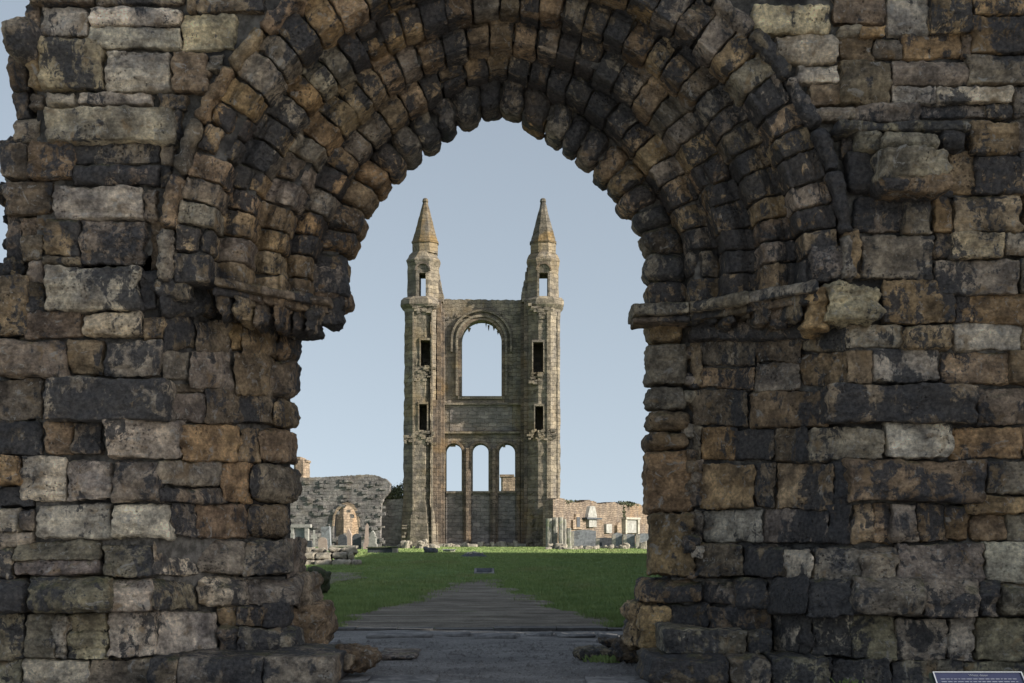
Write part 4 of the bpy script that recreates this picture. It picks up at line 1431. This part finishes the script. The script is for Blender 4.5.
# framed monument: posts, lintel and a panel
D = 100.
a, b_ = P(291, gy(D), D), P(308.4, 524.4, D)
e = empty('framed_monument', ((a[0] + b_[0]) / 2, D, 0), 'tall pale framed monument with corner posts and flat lintel at the wall foot', 'monument')
m = MB(); m.box(a[0] + .2, b_[0] - .3, D, D + .4, 0, b_[2] - .3); m.build('panel', M_GREYST, e)
for x in (a[0], b_[0] - .25):
    m = MB(); m.box(x, x + .25, D - .25, D + .45, 0, b_[2] - .25); m.build('post', M_WHITE, e)
m = MB(); m.box(a[0] - .1, b_[0] + .2, D - .3, D + .5, b_[2] - .24, b_[2]); m.build('lintel', M_WHITE, e)
# table tombs
for (x0, x1, y0, D, lb, mt) in ((367.5, 397, 546.8, 84., 'low dark table tomb with pale end slab on the lawn', M_DARKST), (331, 352, 545.6, 88., 'low pale ledger tomb with a flat top before the gravestones', M_PALE), (443, 454.5, 549.4, 88., 'small grey slab tomb near the gable foot', M_GREYST)):
    a, b_ = P(x0, gy(D), D), P(x1, y0, D)
    e = empty('table_tomb', ((a[0] + b_[0]) / 2, D, 0), lb, 'tomb', 'low tombs on the grass')
    zt = b_[2]
    m = MB(); m.box(a[0], b_[0] - .3, D, D + .9, 0, zt * .84); m.build('side_panel', mt, e)
    m = MB(); m.box(b_[0] - .29, b_[0], D - .06, D + .96, 0, zt * .84); m.build('end_slab', M_PALE, e)
    m = MB(); m.box(a[0] - .08, b_[0] + .06, D - .1, D + 1., zt * .84 + .003, zt); m.build('top_slab', mt if mt is not M_DARKST else M_MOSSY, e)
rubble('dark_boulder', 430, gy(84.) + .2, 15, 5.6, 84., 'dark lumpy stone lying right of the low dark table tomb', None, M_DARKST, 'd', 1.2, 'boulder', .2)
# low terrace wall, courses of pale blocks
D = 56.
e = empty('terrace_wall', (P(325, 565, D)[0], D, 0), 'low broken wall of pale sunlit blocks at the lawn edge', 'low wall')
S = Stones()
for row, (y0, y1, x1) in enumerate(((560, 567.2, 356), (552.5, 560, 349))):
    x = 286
    while x < x1:
        w = random.uniform(9, 22)
        wall_stone(S, x, y0, min(x + w, x1 + 2), y1, D + row * .5, D + row * .5, random.choice('yytl'), thick=1.6, r=.1, amp=2., gap=.1, dens=1.4, jit=.4)
        x += w
S.build('courses', e, mat=M_RUBBLE)
S = Stones()
for x in (288, 301, 313, 328, 341):
    wall_stone(S, x, 547.5 + random.uniform(0, 1.5), x + random.uniform(9, 15), 553.6, D + 1.2, D + 1.2, 'y', thick=1.2, r=.1, amp=2., gap=0, dens=1.4)
S.build('coping', e, mat=M_RUBBLE)

# marker plaque in the grass and the flat mound behind it
D = 45.
a, b_ = P(473.5, gy(D), D), P(494.5, 569, D)
e = empty('ground_plaque', ((a[0] + b_[0]) / 2, D, 0), 'small sloping grey plaque set on the lawn in line with the path', 'plaque')
m = MB(); x0, x1 = a[0], b_[0]; zt = b_[2] + .02
V = [(x0, D, 0), (x1, D, 0), (x1, D + .5, 0), (x0, D + .5, 0), (x0 + .02, D + .03, .10), (x1 - .02, D + .03, .10), (x1 - .02, D + .48, zt), (x0 + .02, D + .48, zt)]
m.add(V, [(3, 2, 1, 0), (4, 5, 6, 7), (0, 1, 5, 4), (1, 2, 6, 5), (2, 3, 7, 6), (3, 0, 4, 7)]); m.build('block', M_SLAB, e)
m = MB(); k = (zt - .10) / .45
V = [(x0 + .1, D + .08, .10 + .05 * k + .004), (x1 - .1, D + .08, .10 + .05 * k + .004), (x1 - .1, D + .42, .10 + .39 * k + .004), (x0 + .1, D + .42, .10 + .39 * k + .004)]
V += [(x, y, z + .01) for x, y, z in V]
m.add(V, [(3, 2, 1, 0), (4, 5, 6, 7), (0, 1, 5, 4), (1, 2, 6, 5), (2, 3, 7, 6), (3, 0, 4, 7)]); m.build('inscription_plate', M_DARKST, e)
D = 72.
a, b_ = P(456.5, gy(D), D), P(490, 552.6, D)
cx, w, h = (a[0] + b_[0]) / 2, (b_[0] - a[0]) / 2, b_[2]
e = empty('burial_mound', (cx, D + 1, 0), 'dark low mound with a pebbled top on the lawn before the gable', 'mound')
V, FA = [], []
for i in range(9):
    rr = 1 - i / 8
    for j in range(28):
        t = 2 * math.pi * j / 28
        V.append((cx + w * rr * math.cos(t), D + 1 + 1.2 * rr * math.sin(t), -.02 + h * (1 - rr ** 2.2) * (1 + .06 * math.sin(7 * t + i))))
for i in range(8):
    for j in range(28):
        FA.append((i * 28 + j, i * 28 + (j + 1) % 28, (i + 1) * 28 + (j + 1) % 28, (i + 1) * 28 + j))
link_mesh('mound', V, FA, M_DARKST, e, smooth=True)
m = MB()
for _ in range(34):
    t, rr = random.uniform(0, 6.28), random.uniform(0, .62)
    x, y = cx + w * rr * math.cos(t), D + 1 + 1.2 * rr * math.sin(t)
    z = h * (1 - rr ** 2.2)
    s = random.uniform(.04, .09)
    m.add([(x - s, y, z), (x, y - s, z), (x + s, y, z), (x, y + s, z), (x, y, z + s)], [(0, 1, 4), (1, 2, 4), (2, 3, 4), (3, 0, 4)])
o = m.build('pebbles', M_PALE, e); o['kind'] = 'stuff'

# ---------------------------------------------------------------- the ground
PATHZ = .05


def sheet(name, x0, x1, y0, y1, nx, ny, zf, mat, keep=None, smooth=True, loc=(0, 0, 0)):
    xs, ys = np.linspace(x0, x1, nx + 1), np.linspace(y0, y1, ny + 1)
    X, Y = np.meshgrid(xs, ys)
    p = np.stack([X.ravel(), Y.ravel(), np.zeros(X.size)], 1)
    p[:, 2] = zf(p)
    i = np.arange(ny)[:, None] * (nx + 1) + np.arange(nx)[None, :]
    FA = np.stack([i, i + 1, i + nx + 2, i + nx + 1], 2).reshape(-1, 4)
    if keep is not None:
        c = p[FA].mean(1)
        FA = FA[keep(c)]
        used = np.unique(FA)
        mp = np.zeros(len(p), int); mp[used] = np.arange(len(used))
        p = p[used]; FA = mp[FA]
    return tag(link_mesh(name, p, FA, mat, None, loc, smooth=smooth), kind='structure')


sheet('ground', -2500, 2500, -600, 4400, 10, 10, lambda p: np.full(len(p), -.12), M_FIELD)
sheet('bounce_street', -60, 60, -50, 12.6, 60, 60, lambda p: np.full(len(p), -.03), M_BOUNCE)  # unseen ground, added pale to bounce sunlight onto the gateway
sheet('forecourt', -14, 14, 12.2, 20.5, 190, 110, lambda p: .018 * fbm(p * 1.3, 4) - .01 + .035 * np.clip((p[:, 1] - 18.3) / 1.6, 0, 1), M_FORE)
sheet('lawn', -60, 60, 20.5, 160, 150, 200, lambda p: PATHZ + .03 * fbm(p * .25, 3) * np.clip((p[:, 1] - 24) / 20, 0, 1), M_LAWN)


def pathmask(c):
    """>0 inside the worn path"""
    y = c[:, 1]
    xl = np.interp(y, [20.5, 24, 29, 34, 40, 44], [-3.0, -2.7, -2.15, -1.75, -1.3, -1.0])
    xr = np.interp(y, [20.5, 24, 29, 34, 40, 44], [1.75, 1.15, .5, -.1, -.45, -.6])
    d = np.minimum(c[:, 0] - xl, xr - c[:, 0])
    d = np.minimum(d, (40 - y) * .35)
    nz = fbm(np.stack([c[:, 0] * 1.1, y * .45, np.zeros(len(c))], 1), 4, .6)
    return d + .38 * nz


def path_z(p):
    y = p[:, 1]
    ridge = np.abs(np.sin(y * 2.6 + .5 * pn(p * .6)))
    return PATHZ + .012 - .03 * np.clip((20.75 - y) / .12, 0, 1) + .05 * (1 - ridge ** .3) * .5 * np.clip((40 - y) / 10, 0, 1) + .012 * fbm(p * np.array([1., 3., 1.]), 3)


sheet('path', -3.9, 2.6, 20.6, 44, 200, 520, path_z, M_PATH, lambda c: pathmask(c) > 0)
sheet('side_path', -9., -3.9, 36, 47, 60, 80, lambda p: np.full(len(p), PATHZ + .03), M_PATH, lambda c: (np.minimum(-c[:, 0] - 4.6 - .14 * np.abs(c[:, 1] - 41), 4.6 - np.abs(c[:, 1] - 41.5)) + .5 * fbm(c * .8, 3)) > 0)
# low riser where the forecourt meets the path, and the flat edging stones in front
m = MB()
x = -3.4
while x < 2.4:
    w = random.uniform(.5, 1.1)
    m.box(x, x + w - .015, 20.33 + random.uniform(-.04, .03), 20.75, -.05, PATHZ + .012 + random.uniform(-.012, .010))
    x += w
o = m.build('path_edging', M_EDGE, None, (-.5, 20.4, 0)); tag(o, kind='structure')
S = Stones()
for x0, x1, y in ((366, 432, 638), (430, 470, 637), (474, 516, 639), (520, 552, 637), (556, 596, 637.5), (598, 618, 638)):
    D = EYE * F / (y - HY) - .1
    wall_stone(S, x0, y - 3.6, x1, y + 1.6, D, D, 'g', thick=.42, r=.02, amp=.7, gap=.3, dens=3)
o = S.build('edging_slabs', None, (-.4, 19.6, 0), M_SLAB); tag(o, kind='structure')
S = Stones()
for x0, x1, y in ((322, 368, 681), (366, 436, 683), (436, 470, 688), (586, 640, 684), (640, 700, 688), (300, 330, 688), (180, 300, 690)):
    D = EYE * F / (y - HY)
    wall_stone(S, x0, y - 1.8, x1, y + 3, D, D, random.choice('dcg'), thick=.62, r=.02, amp=.6, gap=.3, dens=3)
o = S.build('flagstones', None, (-.4, 13.5, 0), M_SLAB); tag(o, kind='structure')

# grit lying on the forecourt
n = 5200
px = RNG.uniform(-3.2, 2.4, n); py = RNG.uniform(12.8, 20.3, n)
s = RNG.gamma(2., .0055, n) + .003
base = np.array([(-1, -1, 0), (1, -1, 0), (1, 1, 0), (-1, 1, 0), (0, 0, 1.1)])
V = (base[None] * s[:, None, None] * RNG.uniform(.6, 1.3, (n, 1, 3)) + np.stack([px, py, np.full(n, -.004)], 1)[:, None]).reshape(-1, 3)
V[:, 2] += (.018 * fbm(V * np.array([1.3, 1.3, 0]), 4) - .006)
i = np.arange(n)[:, None] * 5
FA = np.concatenate([np.concatenate([i + a, i + b, i + 4], 1) for a, b in ((0, 1), (1, 2), (2, 3), (3, 0))])
o = link_mesh('loose_grit', V, FA, M_FORE); tag(o, 'loose grey grit scattered over the forecourt', None, None, 'stuff')

# grass blades
n = 210000
Y = 20.55 + (113.5 - 20.55) * RNG.uniform(0, 1, n) ** 1.7
X = (RNG.uniform(300, 668, n) - CX) * Y / F
c = np.stack([X, Y, np.zeros(n)], 1)
pmv = pathmask(c)
ok = ~((Y > 83) & (X < -11.5)) & (pmv < RNG.uniform(-.1, .30, n) + np.clip((Y - 24) / 40, 0, .4) * (RNG.uniform(0, 1, n) < .35)) & ~((Y < 22) & (RNG.uniform(0, 1, n) < .2))
X, Y = X[ok], Y[ok]; n = len(X)
hgt = RNG.uniform(.035, .085, n) * (1 + .4 * fbm(np.stack([X, Y, Y * 0], 1) * .9, 2))
wd = .006 * np.clip(Y / 20, 1, 5)
ang = RNG.uniform(0, 6.28, n)
ca, sa = np.cos(ang), np.sin(ang)
ln = RNG.normal(0, .025, (n, 2))
b0 = np.stack([X - ca * wd, Y - sa * wd, np.full(n, PATHZ - .01)], 1)
b1 = np.stack([X + ca * wd, Y + sa * wd, np.full(n, PATHZ - .01)], 1)
tp = np.stack([X + ln[:, 0], Y + ln[:, 1], PATHZ + hgt], 1)
V = np.stack([b0, b1, tp], 1).reshape(-1, 3)
FA = np.arange(3 * n).reshape(-1, 3)
o = link_mesh('grass', V, FA, M_BLADE); tag(o, 'short green grass of the shaded lawn', None, None, 'stuff')
# weeds at the foot of the steps
m = MB()
for (x, y, D) in ((147, 675, 13.75), (152, 677, 13.7), (141, 677, 13.72), (845, 676, 13.4), (852, 672, 13.35), (596, 661, 15.75), (608, 661, 15.7)):
    for _ in range(60):
        p = P(x, 0, D); p[2] = 0
        p[:2] += RNG.normal(0, .05, 2) * np.array([1.3, .5])
        h = RNG.uniform(.03, .09); d = RNG.normal(0, .03, 2)
        m.add([p + [-.006, 0, 0], p + [.006, 0, 0], p + [d[0] + .01, d[1], h], p + [d[0] - .004, d[1], h * 1.05]], [(0, 1, 2, 3)])
o = m.build('weeds', M_BLADE); tag(o, 'green weed tufts at the foot of the steps', None, None, 'stuff')

# ---------------------------------------------------------------- beside the view: nave wall shading the lawn, and a house added for shade
m = MB(); m.box(10.6, 11.9, 16.5, 81., 0, 8.9)
for i in range(9): m.box(10.1, 10.597, 20 + i * 7, 21.4 + i * 7, 0, 7.8)
for i in range(40): m.box(10.65, 11.85, 17 + i * 1.6, 18.3 + i * 1.6, 8.903, 8.9 + random.uniform(.03, .35))
o = m.build('nave_wall', M_RUIN, None, (11.2, 48, 0)); tag(o, 'long ruined nave wall with shallow buttresses along the lawn side', 'ruin wall')
hs = empty('shade_house', (19., 7., 0), 'unseen tall stone house with slate roof, added to shade the gateway', 'house')  # invented house, placed and sized to keep sun off the gateway front
m = MB(); m.box(15., 23., 6.2, 11.5, 0, 15.6); m.build('walls', M_RUIN, hs)
m = MB(); V = [(14.8, 6., 15.6), (23.2, 6., 15.6), (23.2, 11.7, 15.6), (14.8, 11.7, 15.6), (19, 6., 19.4), (19, 11.7, 19.4)]
m.add(V, [(0, 1, 2, 3), (0, 4, 1), (1, 4, 5, 2), (2, 5, 3), (3, 5, 4, 0)]); m.build('roof', M_SLATE, hs)
for yy in (6.9, 9.5):
    for zz in (1.2, 4.8, 8.4, 12.):
        m = MB(); m.box(14.96, 15.2, yy, yy + 1.1, zz, zz + 1.9); w = m.build('window', M_GLASS, hs)
        m = MB(); m.box(14.9, 15.1, yy - .12, yy + 1.22, zz - .15, zz - .003); link_mesh('sill', np.concatenate(m.v), m.f, M_PALE, w)

# ---------------------------------------------------------------- light, sky, camera
EL, AZ = math.radians(24), math.radians(108)      # azimuth from +Y towards +X
wd_ = bpy.data.worlds.new('World')
SC.world = wd_
wd_.use_nodes = True
nt = wd_.node_tree
bg = nt.nodes['Background']
sky = nt.nodes.new('ShaderNodeTexSky')
sky.sky_type = 'NISHITA'
sky.sun_disc = False
sky.sun_elevation = EL
sky.sun_rotation = AZ
sky.air_density = 1.0
sky.dust_density = 1.3
sky.ozone_density = .7
tcw = nt.nodes.new('ShaderNodeTexCoord')
sepw = nt.nodes.new('ShaderNodeSeparateXYZ')
nt.links.new(tcw.outputs['Generated'], sepw.inputs[0])
mzw = nt.nodes.new('ShaderNodeMath'); mzw.operation = 'MULTIPLY_ADD'
nt.links.new(sepw.outputs[2], mzw.inputs[0]); mzw.inputs[1].default_value = .85; mzw.inputs[2].default_value = .22
cmbw = nt.nodes.new('ShaderNodeCombineXYZ')
nt.links.new(sepw.outputs[0], cmbw.inputs[0]); nt.links.new(sepw.outputs[1], cmbw.inputs[1]); nt.links.new(mzw.outputs[0], cmbw.inputs[2])
nrmw = nt.nodes.new('ShaderNodeVectorMath'); nrmw.operation = 'NORMALIZE'
nt.links.new(cmbw.outputs[0], nrmw.inputs[0])
nt.links.new(nrmw.outputs[0], sky.inputs[0])
hsv = nt.nodes.new('ShaderNodeHueSaturation')
hsv.inputs['Saturation'].default_value = .52
hsv.inputs['Hue'].default_value = .489
nt.links.new(sky.outputs[0], hsv.inputs['Color'])
nt.links.new(hsv.outputs[0], bg.inputs[0])
bg.inputs[1].default_value = .11
sun = bpy.data.lights.new('sun', 'SUN')
sun.energy = 4.2
sun.angle = math.radians(.5)
sun.color = (1., .93, .82)
so = bpy.data.objects.new('sun', sun)
COL.objects.link(so)
from mathutils import Vector
ds = Vector((math.cos(EL) * math.sin(AZ), math.cos(EL) * math.cos(AZ), math.sin(EL)))
so.rotation_euler = ds.to_track_quat('Z', 'Y').to_euler()
so.location = (30, -10, 30)

cam = bpy.data.cameras.new('camera')
co_ = bpy.data.objects.new('camera', cam)
COL.objects.link(co_)
co_.location = (0, 0, EYE)
co_.rotation_euler = (math.radians(90), 0, 0)
cam.sensor_width = 36.
cam.lens = F / W_ * 36.
cam.shift_y = (HY - H_ / 2) / W_
cam.clip_start = .1
cam.clip_end = 8000
SC.camera = co_
vs = SC.view_settings
vs.view_transform = 'Standard'
vs.look = 'None'
vs.exposure = .8
vs.gamma = 1.
vs.use_curve_mapping = False
